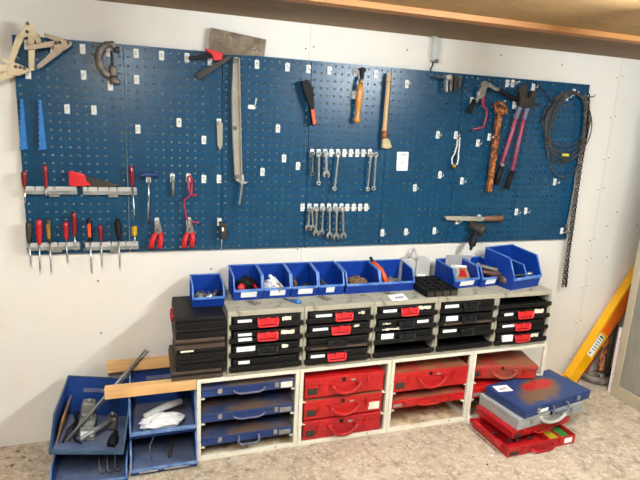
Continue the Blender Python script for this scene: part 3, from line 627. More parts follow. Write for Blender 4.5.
def driver(lab, a, b, c, r, m, shaft='steel', rs=.0042, prof=None, d=.036, inlay=None):
    """handle from a (top) to b, shaft on to c"""
    t = thing('screwdriver', lab, 'screwdriver', (c[0], -d, c[1]), 'screwdrivers in the tool rails')
    A, B, C = (a[0], -d, a[1]), (b[0], -d, b[1]), (c[0], -d, c[1])
    prof = prof or [(0, .6), (.06, .95), (.3, 1), (.6, .9), (.8, .8), (.9, .62), (1, .5)]
    part(t, 'handle', MB().lathe(A, B, [(u, v*r*.9) for u, v in prof], 12), m)
    part(t, 'shaft', MB().lathe(B, C, [(0, rs), (.9, rs), (1, rs*.5)], 10), shaft)
    if inlay:
        q = Vector(A).lerp(Vector(B), .22); q2 = Vector(A).lerp(Vector(B), .78)
        part(t, 'grip_inlay', MB().bar((q.x, q.z), (q2.x, q2.z), r*1.1, -d-r*1.08, -d-r*.5, r*.9), inlay, .001)
driver('dark red screwdriver at the board edge in the upper rail', (0.016, 1.417), (0.013, 1.344), (0.010, 1.267), .015, 'redd', 'chrome', .005)
driver('red screwdriver in the middle of the upper left rail', (0.104, 1.446), (0.101, 1.340), (0.100, 1.302), .0135, 'redd')
driver('dark red screwdriver beside the first seam in the upper rail', (0.475, 1.449), (0.479, 1.347), (0.484, 1.199), .0145, 'redd')
driver('dark screwdriver at the left end of the lower rail', (0.019, 1.180), (0.014, 1.080), (0.016, 0.978), .015, 'darkiron')
driver('bright red screwdriver second from the left end of the lower rail', (0.061, 1.192), (0.057, 1.072), (0.052, 0.944), .018, 'redh')
driver('black and amber screwdriver third from the left in the lower rail', (0.102, 1.196), (0.101, 1.078), (0.100, 0.932), .016, 'darkiron', inlay='amber')
driver('short bright red screwdriver in the lower left rail', (0.174, 1.178), (0.174, 1.091), (0.172, 0.977), .0145, 'redh')
driver('taller red screwdriver at the right end of the lower left rail', (0.212, 1.226), (0.211, 1.107), (0.210, 1.055), .0155, 'redd')
driver('black screwdriver with an orange inlay in the lower right rail', (0.278, 1.192), (0.278, 1.083), (0.278, 0.922), .0145, 'blackr', inlay='orange')
driver('dark red stubby screwdriver in the lower right rail', (0.326, 1.161), (0.327, 1.082), (0.325, 0.955), .0145, 'redd')
driver('thick black screwdriver in the lower right rail', (0.405, 1.188), (0.408, 1.085), (0.407, 0.939), .019, 'blackr', prof=[(0, .55), (.12, .85), (.45, 1), (.75, .8), (.88, .5), (1, .5)])
driver('short yellow screwdriver at the first seam in the lower rail', (0.481, 1.154), (0.482, 1.103), (0.483, 1.068), .016, 'yellow', prof=[(0, .8), (.2, 1), (.5, .9), (.8, 1), (1, .7)])
# knife lying on the rail
t = thing('saw_knife', 'knife with broad red handle and dark blade lying on the upper rails', 'knife', (0.288, -0.024, 1.347))
part(t, 'handle', MB().prism([(0.200, 1.418), (0.209, 1.421), (0.269, 1.403), (0.274, 1.372), (0.289, 1.368), (0.292, 1.351), (0.227, 1.348), (0.199, 1.352)], -.040, -.012), 'red', .004)
part(t, 'blade', MB().prism([(0.268, 1.401), (0.299, 1.391), (0.413, 1.358), (0.426, 1.350), (0.297, 1.349), (0.293, 1.368), (0.274, 1.372)], -.032, -.022), 'darkiron', .001)
# T handle key
t = thing('t_handle_key', 'T handle hex key with a dark blue crossbar and long steel shank', 'hex key', (0.547, -0.030, 1.162))
part(t, 'crossbar', MB().tube([(0.513, -0.030, 1.401), (0.529, -0.030, 1.408), (0.580, -0.030, 1.409), (0.599, -0.030, 1.404)], [.009, .012, .012, .009], 12), M['bluesteel'])
part(t, 'shank', MB().tube([(0.556, -0.030, 1.406), (0.547, -0.030, 1.167)], .0055, 10), 'chrome')
single('steel_pin', MB().lathe((0.669, -0.020, 1.401), (0.670, -0.020, 1.301), [(0, .007), (.1, .0085), (1, .0075)], 10), 'steel', 'short steel pin hanging between T handle key and bent red rod', 'pin')
def red_pliers(lab, px):
    hd, l1, l2, r1, r2 = px
    t = thing('pliers', lab, 'pliers', (l2[0], -.03, l2[1]), 'red handled pliers')
    cx = (hd[0][0]+hd[1][0])/2
    part(t, 'head', MB().prism(hd, -.036, -.018), 'steel', .003)
    part(t, 'handle', MB().tube([(l1[0], -.03, l1[1]), ((l1[0]+l2[0])/2-.004, -.032, (l1[1]+l2[1])/2), (l2[0], -.032, l2[1])], [.011, .014, .013], 12), 'red')
    part(t, 'handle', MB().tube([(r1[0], -.03, r1[1]), ((r1[0]+r2[0])/2+.004, -.032, (r1[1]+r2[1])/2), (r2[0], -.032, r2[1])], [.011, .014, .013], 12), 'red')
    q = hd[2]; z = (hd[0][1]+hd[2][1])/2
    part(t, 'pivot', MB().lathe((cx, -.035, z-.02), (cx, -.040, z-.02), [(0, .008), (1, .006)], 12), 'dsteel')
red_pliers('red handled pliers hanging below the T handle key', ([(0.583, 1.182), (0.602, 1.182), (0.614, 1.123), (0.603, 1.107), (0.581, 1.110), (0.576, 1.123)], (0.583, 1.116), (0.557, 1.038), (0.606, 1.115), (0.599, 1.037)))
red_pliers('red handled pliers hanging below the bent red rod', ([(0.739, 1.183), (0.756, 1.183), (0.771, 1.120), (0.758, 1.107), (0.736, 1.110), (0.730, 1.123)], (0.737, 1.115), (0.718, 1.036), (0.762, 1.115), (0.757, 1.038)))
t = thing('cable_gadget', 'small black gadget with a white button and string near the board bottom', 'gadget', (0.913, -0.030, 1.076))
part(t, 'body', MB().prism([(0.898, 1.176), (0.914, 1.165), (0.932, 1.165), (0.940, 1.122), (0.935, 1.079), (0.909, 1.077), (0.901, 1.123)], -.045, -.015), 'darkiron', .005)
part(t, 'button', MB().box(((0.914, 1.127)[0]-.004, -.049, (0.914, 1.127)[1]-.006), ((0.914, 1.127)[0]+.005, -.044, (0.914, 1.137)[1]+.004)), 'card', .001)
part(t, 'clip', MB().box(((0.893, 1.185)[0], -.03, (0.893, 1.169)[1]), ((0.906, 1.185)[0], -.02, (0.893, 1.188)[1])), 'white', .001)
part(t, 'string', MB().tube([(0.912, -0.030, 1.082), (0.913, -0.020, 1.014)], .0015, 6), 'white')

# ------------------------------------------------------------------ cable coil, chain and strap
def oval(L, R, T, B, d, wob=0, n=40, seed=0):
    rnd = random.Random(seed); cx, cz = (L+R)/2, (T+B)/2; out = []
    ph = rnd.uniform(0, 6)
    for k in range(n):
        a = 2*PI*k/n; c, s_ = math.cos(a), math.sin(a)
        e = (1 - .10*s_) if s_ > 0 else 1.0
        out.append((cx + (R-L)/2*c*e + wob*math.sin(2*a+ph), -d - .006*math.sin(a*2+ph), cz + (T-B)/2*s_))
    return out
t = thing('cable_coil', 'coil of grey brown cable hanging at the right end of the board', 'cable', (3.107, -0.030, 1.347))
CL, CR, CT = (2.865, 1.715)[0], (3.215, 1.729)[0], (3.029, 1.956)[1]
lows = ((3.055, 1.618)[1], (3.062, 1.581)[1], (3.068, 1.550)[1], (3.065, 1.525)[1], (3.067, 1.512)[1], (3.083, 1.430)[1], (3.063, 1.537)[1])
for k, zb in enumerate(lows):
    sh = (-.004, .006, .0, .012, -.002, .03, .02)[k]
    part(t, 'loop', MB().tube(oval(CL + .005*k + max(sh, 0), CR - .004*(k % 3), CT - .005*(k % 4), zb, .02 + .006*(k % 4), .006, seed=k), .0037, 8, closed=True), 'cable')
part(t, 'loose_end', MB().tube([(2.748, -0.020, 1.993), (2.812, -0.020, 1.960), (2.872, -0.020, 1.911), (2.917, -0.020, 1.873)], .003, 8), 'blackr')
part(t, 'loose_end', MB().tube([(2.926, -0.030, 1.897), (2.872, -0.030, 1.823), (2.831, -0.030, 1.755)], .0025, 8), 'blackr')
part(t, 'tape_marker', MB().box(((3.021, 1.562)[0], -.05, (3.021, 1.562)[1]), ((3.071, 1.564)[0], -.042, (3.018, 1.578)[1])), 'yellowtape', .001)
def chain_links(pts, pitch=.0185):
    P = [Vector(p) for p in pts]; mb = MB(); seg = [(P[i+1]-P[i]).length for i in range(len(P)-1)]; L = sum(seg); n = int(L / pitch); k = 0
    for i in range(n):
        s_ = i*pitch; j = 0
        while j < len(seg)-1 and s_ > seg[j]: s_ -= seg[j]; j += 1
        d = (P[j+1]-P[j]).normalized(); c = P[j] + d*s_
        side = Vector((0, 1, 0)).cross(d).normalized() if i % 2 == 0 else Vector((0, 1, 0))
        if i % 2: side = (side + Vector((.35, 0, 0))).normalized()
        mb.tube([c + d*.0135*math.cos(2*PI*q/10) + side*.0095*math.sin(2*PI*q/10) for q in range(10)], .0034, 6, closed=True)
    return mb
t = thing('steel_chain', 'black steel chain hanging doubled down the right edge of the board', 'chain', (3.222, -0.030, 0.651))
part(t, 'strand', chain_links([(3.169, -0.030, 1.935), (3.192, -0.030, 1.802), (3.202, -0.030, 1.698), (3.197, -0.030, 1.540), (3.199, -0.030, 1.347), (3.208, -0.030, 1.115), (3.210, -0.030, 0.911), (3.232, -0.030, 0.665)]), 'blackr')
part(t, 'strand', chain_links([(3.137, -0.045, 1.926), (3.157, -0.045, 1.789), (3.170, -0.045, 1.666), (3.169, -0.045, 1.509), (3.173, -0.045, 1.284), (3.178, -0.045, 1.072), (3.184, -0.045, 0.868), (3.189, -0.045, 0.686)]), 'dsteel')
part(t, 'wire_hanger', MB().tube([(3.144, -0.020, 1.933), (3.165, -0.040, 1.928), (3.203, -0.040, 1.933), (3.212, -0.040, 1.946)], .003, 8), 'dsteel')
t = thing('grey_strap', 'thin grey strap hanging inside the chain at the board edge', 'strap', (3.159, -0.020, 1.074))
part(t, 'strap', MB().tube([(3.177, -0.020, 1.488), (3.181, -0.020, 1.346), (3.176, -0.020, 1.201), (3.165, -0.020, 1.087)], .006, 8), 'alu')
part(t, 'end_hook', MB().tube([(3.164, -0.020, 1.094), (3.161, -0.030, 1.062), (3.192, -0.040, 1.064)], .005, 8), 'dsteel')

# ------------------------------------------------------------------ grey racks with black assortment cases
RZ, RH, RD, RW = .45, .34, .345, .385
place = ['at the left', 'second from the left', 'in the middle of the row', 'second from the right', 'at the right end']
def rack(i, x0):
    x1 = x0 + RW - .002
    t = thing('case_rack', 'worn grey beige rack %s above the cream stands' % place[i], 'rack', (x0, -RD, RZ), 'grey case racks')
    z0, z1 = RZ + .001, RZ + RH
    part(t, 'top', MB().box((x0, -RD, z1-.028), (x1, 0, z1)), 'rack', .003)
    part(t, 'base', MB().box((x0, -RD, z0), (x1, 0, z0+.016)), 'rack', .002)
    part(t, 'side', MB().box((x0, -RD, z0+.016), (x0+.016, 0, z1-.028)), 'rack', .002)
    part(t, 'side', MB().box((x1-.016, -RD, z0+.016), (x1, 0, z1-.028)), 'rack', .002)
    part(t, 'back', MB().box((x0+.016, -.006, z0+.016), (x1-.016, 0, z1-.028)), 'rack')
    for k in range(4):
        z = RZ + .020 + .0735*k
        for xa, xb in ((x0+.016, x0+.024), (x1-.024, x1-.016)): part(t, 'runner', MB().box((xa, -RD+.02, z), (xb, -.01, z+.006)), 'rack')
    return t
def plastic_case(lab, x0, z, spec, slot_open=False):
    """front of a black case: flange wider than the body, handle, labels, tags"""
    xa, xb = x0+.026, x0+RW-.028; yf = -RD-.006; W = xb-xa
    t = thing('assortment_case', lab, 'case', (x0+RW/2, yf, z), 'black assortment cases in the grey racks')
    U = lambda u: xa + u*W
    fl = MB().box((x0+.006, yf-.010, z+.007), (x0+RW-.008, yf+.004, z+.032))
    part(t, 'front_flange', fl, 'casebk', .003)
    if slot_open:
        b = MB(); b.box((xa, yf+.004, z+.007), (xb, -.03, z+.011)).box((xa, yf+.004, z+.011), (xa+.003, -.03, z+.034)).box((xb-.003, yf+.004, z+.011), (xb, -.03, z+.034)).box((xa+.003, -.033, z+.011), (xb-.003, -.03, z+.034))
        part(t, 'tray', b, 'casebk'); return t
    part(t, 'body', MB().box((xa, yf+.004, z+.007), (xb, -.03, z+.036)), 'casebk', .003)
    part(t, 'lid', MB().box((xa, yf, z+.036), (xb, -.03, z+.066)), 'casebk', .005)
    hm = spec.get('handle')
    if hm:
        u0, u1 = spec.get('hu', (.36, .66)); m = 'red' if hm == 'r' else 'black'
        h0, h1 = z+.018, z+.054; a, b = U(u0), U(u1)
        hp = MB().tube([(a+.004, yf, h1), (a, yf-.016, h1-.004), (a+.003, yf-.018, h0+.003), (a+.012, yf-.018, h0), (b-.012, yf-.018, h0), (b-.003, yf-.018, h0+.003), (b, yf-.016, h1-.004), (b-.004, yf, h1)], .0055, 8)
        h = part(t, 'handle', hp, m, label='red plastic handle' if hm == 'r' else None)
        part(t, 'handle_plate', MB().box((a+.004, yf-.013, h0+.006), (b-.004, yf, h1)), m, .003)
        mid = (a+b)/2
        link('latch', MB().box((mid-.012, yf-.021, h1-.014), (mid+.012, yf-.012, h1+.008)), m, h, .003)
    lm, tm, km = [MB() for _ in range(3)]
    for (u0, v0, u1, v1) in spec.get('label', ()):
        q = MB().box((U(u0), yf-.0145 if v0 < .03 else yf-.0016, z+v0), (U(u1), yf, z+v1)); part(t, 'label', q, 'card', label='white label')
    for n, (u0, v0, u1, v1) in enumerate(spec.get('tag', ())):
        rnd = random.Random(int(u0*1000)+n+int(z*1000)); k = 9; top = []; bot = []
        for e in range(k):
            uu = U(u0 + (u1-u0)*e/(k-1)); top.append((uu, z+v1-rnd.uniform(0, .006))); bot.append((uu, z+v0+rnd.uniform(0, .007)))
        part(t, 'tag', MB().prism(bot + top[::-1], yf-.0155 if v0 < .03 else yf-.002, yf), 'cardtag', label='torn cream tag')
    if spec.get('dirt'):
        part(t, 'dust_band', MB().box((xa+.01, yf-.012, z+.012), (xb-.01, yf-.0095, z+.024)), 'brownplate')
    for u in spec.get('knobs', ()):
        km = MB().lathe((U(u), yf, z+.048), (U(u), yf-.012, z+.048), [(0, .009), (.7, .009), (1, .006)], 12); part(t, 'knob', km, 'black')
    return t
LB = (.06, .042, .26, .056)
CASES = [
 [dict(handle='r', label=[(.06, .040, .27, .054)], tag=[(.73, .034, .87, .058)]), dict(handle='r', hu=(.36, .66), label=[(.07, .043, .27, .056), (.07, .022, .27, .033)], tag=[(.72, .034, .93, .060)]), dict(handle='k', label=[(.05, .034, .33, .060)], tag=[(.74, .034, .84, .056)]), dict(label=[(.08, .042, .25, .058)])],
 [dict(handle='r', hu=(.41, .69), label=[(.10, .038, .36, .052)], tag=[(.80, .040, .84, .054), (.85, .036, .91, .058)]), dict(handle='r', hu=(.36, .66), label=[(.06, .038, .31, .052)], tag=[(.74, .040, .83, .058)]), dict(handle='k', hu=(.32, .62), dirt=1), dict(handle='r', hu=(.32, .62), label=[(.05, .036, .28, .052)])],
 [dict(handle='r', hu=(.38, .68), label=[(.07, .036, .31, .052)], tag=[(.70, .038, .93, .062)]), dict(handle='k', hu=(.36, .62), label=[(.70, .036, .91, .052)], tag=[(.06, .012, .38, .026), (.08, .040, .22, .052)]), dict(handle='k', hu=(.38, .66), label=[(.07, .032, .29, .062)]), None],
 [dict(handle='k', hu=(.38, .64), label=[(.04, .036, .30, .054)], knobs=(.5, .7)), dict(handle='k', hu=(.38, .64), label=[(.08, .030, .31, .060)], dirt=1, knobs=(.52,)), dict(handle='k', hu=(.38, .62), label=[(.05, .038, .31, .054)], knobs=(.5,)), None],
 [None, dict(handle='r', hu=(.36, .67), label=[(.09, .034, .27, .050)], tag=[(.72, .034, .92, .064)]), dict(handle='r', hu=(.33, .64), label=[(.08, .036, .33, .052)]), dict(handle='r', hu=(.36, .66), label=[(.09, .026, .30, .062)], tag=[(.72, .030, .88, .058)])]]
DESC = [
 ['black case with red handle, topmost in the left grey rack', 'black case with red handle and two stacked labels in the left grey rack', 'black case with black handle and wide label in the left grey rack', 'black case without handle, bottom of the left grey rack'],
 ['black case with red handle, topmost in the second grey rack', 'black case with red handle and small round tag, second down in the second grey rack', 'dusty black case without labels, third down in the second grey rack', 'black case with red handle, bottom of the second grey rack'],
 ['black case with red handle, the only red one in the middle grey rack', 'black case with pale scraps and a label at its right in the middle grey rack', 'black case with square white label, third down in the middle grey rack', 'open black tray at the bottom of the middle grey rack'],
 ['topmost black case in the fourth grey rack, holding no red handle', 'dusty black case with big square label in the fourth grey rack', 'third black case down in the fourth grey rack, narrow label', 'open black tray at the bottom of the fourth grey rack'],
 ['open black tray at the top of the right end grey rack', 'black case with red handle and cream tag under the open tray, right end rack', 'black case with red handle and no tag in the right end rack', 'black case with red handle and square label, bottom of the right end rack']]
for i in range(5):
    x0 = .90 + RW*i; rack(i, x0)
    for k in range(4):
        z = RZ + .022 + .0735*(3-k); sp = CASES[i][k]
        plastic_case(DESC[i][k], x0, z, sp or {}, sp is None)
# brown plank under the second rack's cases
single('plank', MB().box((1.315, -.352, .4675), (1.64, -.30, .4725)), 'brownplate', 'thin brown plank at the foot of the second grey rack', 'plank')

# ------------------------------------------------------------------ cream steel frames
FX = [.752, 1.277, 1.802, 2.327]; FW, FD, FH = .522, .345, .448
fl_ = ['cream steel frame holding three blue cases, left end of the row', 'cream steel frame filled with three red cases', 'cream steel frame with two red cases above an empty slot', 'cream steel frame behind the case stack on the floor']
def frame(i):
    x0, x1 = FX[i], FX[i]+FW; s = .020
    t = thing('case_stand', fl_[i], 'stand', (x0, -FD, 0), 'cream steel case frames')
    for ya, yb in ((-FD, -FD+s), (-s, 0)):
        for xa in (x0, x1-s): part(t, 'post', MB().box((xa, ya, 0), (xa+s, yb, FH)), 'frame', .002)
        part(t, 'crossbar', MB().box((x0+s, ya, FH-s), (x1-s, yb, FH)), 'frame', .002)
        part(t, 'crossbar', MB().box((x0+s, ya, 0), (x1-s, yb, s)), 'frame', .002)
    for xa in (x0, x1-s):
        for z in (0, FH-s): part(t, 'side_rail', MB().box((xa, -FD+s, z), (xa+s, -s, z+s)), 'frame', .002)
        for z in ((.075, .205, .345) if i == 0 else ((.128, .258) if i == 1 else (.135, .243))):
            xr = xa+s if xa == x0 else xa-.018
            part(t, 'runner', MB().box((xr if xa == x0 else xa-.020, -FD+.004, z-.008), (xr+.020 if xa == x0 else xa, -.022, z-.004)), 'frame')
    if i < 2: part(t, 'side_sheet', MB().box((x1-.003, -FD+s, s), (x1-.001, -s, FH-s)), 'frame')
    part(t, 'back_shade', MB().box((x0+s, -.004, s), (x1-s, -.001, FH-s)), 'brownplate')  # dark sheet added in place of the shade deep inside the frame
    part(t, 'bottom_sheet', MB().box((x0+s, -FD+s, .002), (x1-s, -s, .008)), 'frameboard')
    part(t, 'top_sheet', MB().box((x0+s, -FD+s, FH-.006), (x1-s, -s, FH-.001)), 'frame')
    return t
for i in range(4): frame(i)

def steel_case(lab, loc, w, d, h, m, rotz=0, lidm=None, handle='drop', plate='ink', latchm='steel', tagc=False, lock=True, hm=None, top=None, name='tool_case', rim=.0, latch=True):
    t = thing(name, lab, 'case', loc, 'flat steel assortment cases', rotz=rotz, local=True)
    hb = h*.62
    P = lambda n, mb, mm, bv=0, l=None: link(n, mb, mm, t, bv, l)
    P('body', MB().box((0, 0, 0), (w, d, hb)), m, .004)
    P('lid', MB().box((-.002-rim, -.002-rim, hb+.001), (w+.002+rim, d+.002, h-(.003 if top else 0))), lidm or m, .005)
    if top: P('lid_top', MB().box((-.001, -.001, h-.003), (w+.001, d+.001, h)), top, .001)
    zc = hb*.95; mid = w*.5
    hw = w*.17; rr = .0085
    if handle == 'drop':
        pts = [(mid-hw, -.004, zc), (mid-hw-.002, -.018, zc-.004), (mid-hw*.8, -.022, zc-h*.22), (mid-hw*.5, -.024, zc-h*.36), (mid-hw*.2, -.024, zc-h*.42), (mid+hw*.2, -.024, zc-h*.42), (mid+hw*.5, -.024, zc-h*.36), (mid+hw*.8, -.022, zc-h*.22), (mid+hw+.002, -.018, zc-.004), (mid+hw, -.004, zc)]
        P('handle', MB().tube(pts, rr, 10), hm or m)
        for sx in (-1, 1): P('handle_mount', MB().box((mid+sx*hw-.014, -.010, zc-.010), (mid+sx*hw+.014, 0, zc+.010)), hm or m, .003)
    elif handle == 'wire':
        hw = w*.10; z1, z0 = h*.62, -h*.12
        P('handle', MB().tube([(mid-hw, -.003, z1), (mid-hw-.004, -.016, z1), (mid-hw-.008, -.02, h*.25), (mid-hw+.006, -.02, z0), (mid+hw-.006, -.02, z0), (mid+hw+.008, -.02, h*.25), (mid+hw+.004, -.016, z1), (mid+hw, -.003, z1)], .0055, 10), hm or m)
    elif handle == 'flat':
        P('handle', MB().tube([(mid-hw, -.003, h*.5), (mid-hw*.9, -.016, h*.4), (mid-hw*.6, -.02, h*.22), (mid+hw*.6, -.02, h*.22), (mid+hw*.9, -.016, h*.4), (mid+hw, -.003, h*.5)], .005, 10), hm or m)
    if latch:
        for u in (.19, .80):
            l = P('latch', MB().box((w*u-.011, -.008, hb-h*.30), (w*u+.011, -.001, hb+h*.22)), latchm, .002)
            link('latch_hook', MB().box((w*u-.006, -.013, hb-h*.06), (w*u+.006, -.007, hb+h*.14)), latchm, l, .002)
    if plate:
        n = P('name_plate', MB().box((w*.025, -.004, h*.18), (w*.145, 0, h*.50)), 'darkiron' if plate == 'ink' else 'alu', .001, 'dark name plate' if plate == 'ink' else 'pale name plate')
    if lock:
        P('lock', MB().lathe((mid-.01, 0, hb+h*.19), (mid-.01, -.008, hb+h*.19), [(0, .011), (.7, .011), (1, .006)], 14), 'blackr')
        P('lock_badge', MB().box((mid+.03, -.005, hb+h*.06), (mid+.055, 0, hb+h*.16)), 'alu', .001)
    if tagc: P('label', MB().box((w*.82, -.004, h*.14), (w*.965, -.0015, h*.52)), 'cardtag', 0, 'cream paper label')
    return t
cx = FX[0]+.024
for z, lab, tg in ((.345, 'uppermost blue steel case in the left cream frame', True), (.205, 'middle blue steel case with dusty brown lid in the left cream frame', False), (.075, 'lowest blue steel case in the left cream frame', False)):
    t = steel_case(lab, (cx, -.336, z), FW-.048, .325, .050, 'bluesteel', top='bluesteel_top', handle='wire' if z < .1 else 'flat', plate=None, lock=False, latchm='steel', hm='greyblue')
    link('name_plate', MB().box((.40, -.004, .008), (.462, 0, .040 if tg else .034)), 'cardtag' if tg else 'alu', t, .001, 'torn cream tag' if tg else 'metal card holder')
cx = FX[1]+.034
for z, lab, tg, m in ((.270, 'uppermost red steel case in the full cream frame', False, 'redsteel'), (.144, 'middle red steel case with a cream paper label at its right', True, 'redsteel'), (.0225, 'lowest, darker red steel case in the full cream frame', False, 'reddark')):
    steel_case(lab, (cx, -.336, z), FW-.072, .325, .113 if z > .1 else .112, m, top='redsteel_top' if tg else None, tagc=tg, latchm='redsteel')
cx = FX[2]+.022
steel_case('deep red steel case with rusty lid above the slim one', (cx, -.340, .243), FW-.046, .325, .118, 'redsteel', top='redsteel_top', latchm='redsteel')
steel_case('slim red steel case above the empty slot', (cx, -.330, .1355), FW-.046, .315, .055, 'redsteel', top='redsteel_top', handle='flat', plate='pale', lock=False, latchm='redsteel')
cx = FX[3]+.022
steel_case('red steel case with rusty lid in the frame behind the floor stack', (cx+.002, -.290, .243), .420, .215, .086, 'redsteel_worn', rotz=math.radians(-13), top='redsteel_top', latchm='redsteel', rim=.004)
steel_case('slim red steel case half hidden behind the floor stack', (cx, -.335, .1355), FW-.070, .315, .070, 'redsteel', handle='flat', plate='pale', lock=False, latchm='redsteel')
# ------------------------------------------------------------------ case stack on the floor
t = thing('open_case', 'open red steel case at the bottom of the floor stack, showing bins', 'case', (2.336, -.716, 0), 'flat steel assortment cases', rotz=math.radians(2.5), local=True)
w, d, h = .470, .305, .056
b = MB().box((0, 0, 0), (w, d, .004)).box((0, 0, .004), (w, .005, h)).box((0, d-.005, .004), (w, d, h)).box((0, .005, .004), (.005, d-.005, h)).box((w-.005, .005, .004), (w, d-.005, h))
link('body', b, 'reddark', t, .002)
link('hinged_lid', MB().box((-.022, .04, h*.55), (-.004, d+.004, h+.004)), 'reddark', t, .005)
link('divider', MB().box((.30, .006, .005), (.304, d-.006, h-.008)), 'reddark', t); link('divider', MB().box((.38, .006, .005), (.384, d-.006, h-.008)), 'reddark', t)
link('compartment', MB().box((.305, .008, .005), (.378, .12, .034)), 'yellowgreen', t, 0, 'mustard yellow compartment'); link('compartment', MB().box((.386, .008, .005), (.450, .12, .038)), 'green', t, 0, 'green compartment')
link('handle', MB().tube([(.15, -.003, .030), (.155, -.018, .026), (.18, -.022, .014), (.28, -.022, .014), (.305, -.018, .026), (.31, -.003, .030)], .0065, 10), 'reddark', t)
for u in (.10, .36): link('latch', MB().box((u-.01, -.008, .018), (u+.01, -.001, .046)), 'reddark', t, .002)
link('name_plate', MB().box((.012, -.003, .010), (.075, 0, .030)), 'darkiron', t, .001); link('label', MB().box((.39, -.0025, .014), (.445, -.0005, .044)), 'card', t, 0, 'white paper label')
for k in range(9):
    rnd = random.Random(k); q = (.03+.028*k, .05+rnd.uniform(0, .12)); a = rnd.uniform(0, 3)
    single_bit = MB().lathe((2.33+q[0], -.69+q[1], .010+.004), (2.33+q[0]+.03*math.cos(a), -.69+q[1]+.03*math.sin(a), .016), [(0, .006), (.8, .006), (1, .004)], 8)
    tag(single('loose_bolt', single_bit, 'dsteel', 'loose steel bolts lying in the open red case', 'bolt', 'bolts in the open red case'), 'loose steel bolts lying in the open red case', 'bolt', 'bolts in the open red case')
steel_case('red steel case with flat handle, second from the floor in the stack', (2.404, -.656, .060), .450, .285, .050, 'reddark', rotz=math.radians(8), handle='flat', lock=False, latchm='reddark')
steel_case('grey steel case under the blue one on the floor stack', (2.430, -.658, .1105), .515, .300, .070, 'greysteel', rotz=math.radians(8), plate=None, latchm='alu', hm='greyplastic')
tb = steel_case('blue steel case with rubbed red patch on top of the floor stack', (2.458, -.664, .181), .552, .290, .054, 'bluesteel', rotz=math.radians(10), top='bluelid', handle='wire', plate=None, lock=False, latchm='alu', hm='greyblue')
link('card_holder', MB().box((.105, -.004, .012), (.185, 0, .030)), 'card', tb, 0, 'white card strip')
note = thing('paper_note', 'white paper note lying on the blue case of the floor stack', 'note', (2.453, -.664, .235), rotz=math.radians(10), local=True)
link('sheet', MB().box((-.048, -.034, 0), (.048, .034, .0012), Matrix.Translation((.075, .225, .0005)) @ Matrix.Rotation(math.radians(-14), 4, 'Z')), 'card', note)
ink = MB()
for k in range(4):
    ink.box((.050+.013*k, .216, .0012), (.058+.013*k, .228, .0022))
link('print', ink, 'ink', note)

# ------------------------------------------------------------------ stacking bins
def stack_bin(lab, loc, w, d, h, lip=.42, knee=.85, kh=.88, rotz=0, m='bin', lm='binlip', cards=((.25, .8),), wall=.004, name='stacking_bin', group='blue stacking bins', lipz=None, slot=False, inner=None):
    """open fronted bin; back at y = 0, front at y = -d"""
    t = thing(name, lab, 'bin', loc, group, rotz=rotz, local=True)
    P = lambda n, mb, mm, bv=0, l=None: link(n, mb, mm, t, bv, l)
    zl = h*lip; prof = [(0, 0), (0, h), (-d*knee, h*kh), (-d, zl), (-d*.93, 0)]
    for xa in (0, w-wall): P('side_wall', MB().prism_x(prof, xa, xa+wall), m)
    P('back_wall', MB().box((wall, -wall, wall), (w-wall, 0, h)), m)
    P('floor_pan', MB().prism_x([(-wall, 0), (-d*.93, 0), (-d*.93-.001, wall), (-wall, wall)], wall, w-wall), inner or m)
    P('front_wall', MB().prism_x([(-d*.93, 0), (-d, zl), (-d+wall, zl), (-d*.93+wall, wall), (-d*.93+wall, 0)], wall, w-wall), m)
    r = MB(); r.prism_x([(-d-.004, zl-h*.07), (-d-.004, zl+.002), (-d+wall+.003, zl+.002), (-d+wall+.003, zl-.004), (-d-.001, zl-h*.07)], -.001, w+.001)
    P('front_rim', r, lm, .001)
    for xa in (-.002, w-wall-.002):
        e = MB(); pts = [(0, h), (-d*knee, h*kh), (-d, zl)]; tk = .004
        e.prism_x([(0, h-tk), (0, h+.002), (-d*knee-.001, h*kh+.002), (-d-.003, zl), (-d+.003, zl), (-d*knee+.004, h*kh-tk)], xa, xa+wall+.004)
        P('side_rim', e, lm, .001)
    P('back_rim', MB().box((-.002, -wall-.002, h-.003), (w+.002, .001, h+.003)), lm, .001)
    for xa in (-.003, w):
        rb = MB()
        for k in range(3): rb.box((xa, -d*(.2+.2*k)-.004, .006), (xa+.003, -d*(.2+.2*k), h*.85))
        P('rib', rb, m)
    for (u0, u1) in cards:
        n = (zl*.28, zl*.80); yy = lambda z: -d*.93 - (d*.07)*z/zl
        P('card', MB().prism_x([(yy(n[0])-.002, n[0]), (yy(n[1])-.006, n[1]), (yy(n[1])-.001, n[1]), (yy(n[0]), n[0])], w*u0, w*u1), 'card', 0, 'white card')
    if slot: P('grip_slot', MB().box((w*.25, -wall-.004, h*.62), (w*.75, -wall, h*.72)), 'greyblue', .002)
    return t
TB = RZ + RH
stack_bin('small blue bin on the black case stack, left of the bin row', (.747, -.03, .7665), .156, .178, .122, lip=.44, cards=())
stack_bin('blue bin with a red knob and a dark pouch, first of the row', (.950, -.022, TB), .147, .185, .140)
stack_bin('blue bin with white rags and paper, second of the row', (1.102, -.022, TB), .147, .182, .140)
stack_bin('blue bin with brown scraps, third of the row', (1.254, -.022, TB), .144, .182, .140)
stack_bin('blue bin with thin sticks, fourth of the row', (1.403, -.022, TB), .144, .182, .140, cards=((.3, .62),))
stack_bin('wider blue bin with a heap of brown screws', (1.560, -.022, TB), .198, .185, .136, cards=())
stack_bin('wider blue bin with an orange strap, beside the black tray', (1.762, -.022, TB), .208, .185, .136, cards=())
stack_bin('blue bin with a clear sheet and a round tape reel', (2.190, -.052, TB), .186, .185, .136, rotz=math.radians(8))
stack_bin('blue bin with the rusty puller lying across it', (2.382, -.045, TB), .135, .185, .136, rotz=math.radians(8))
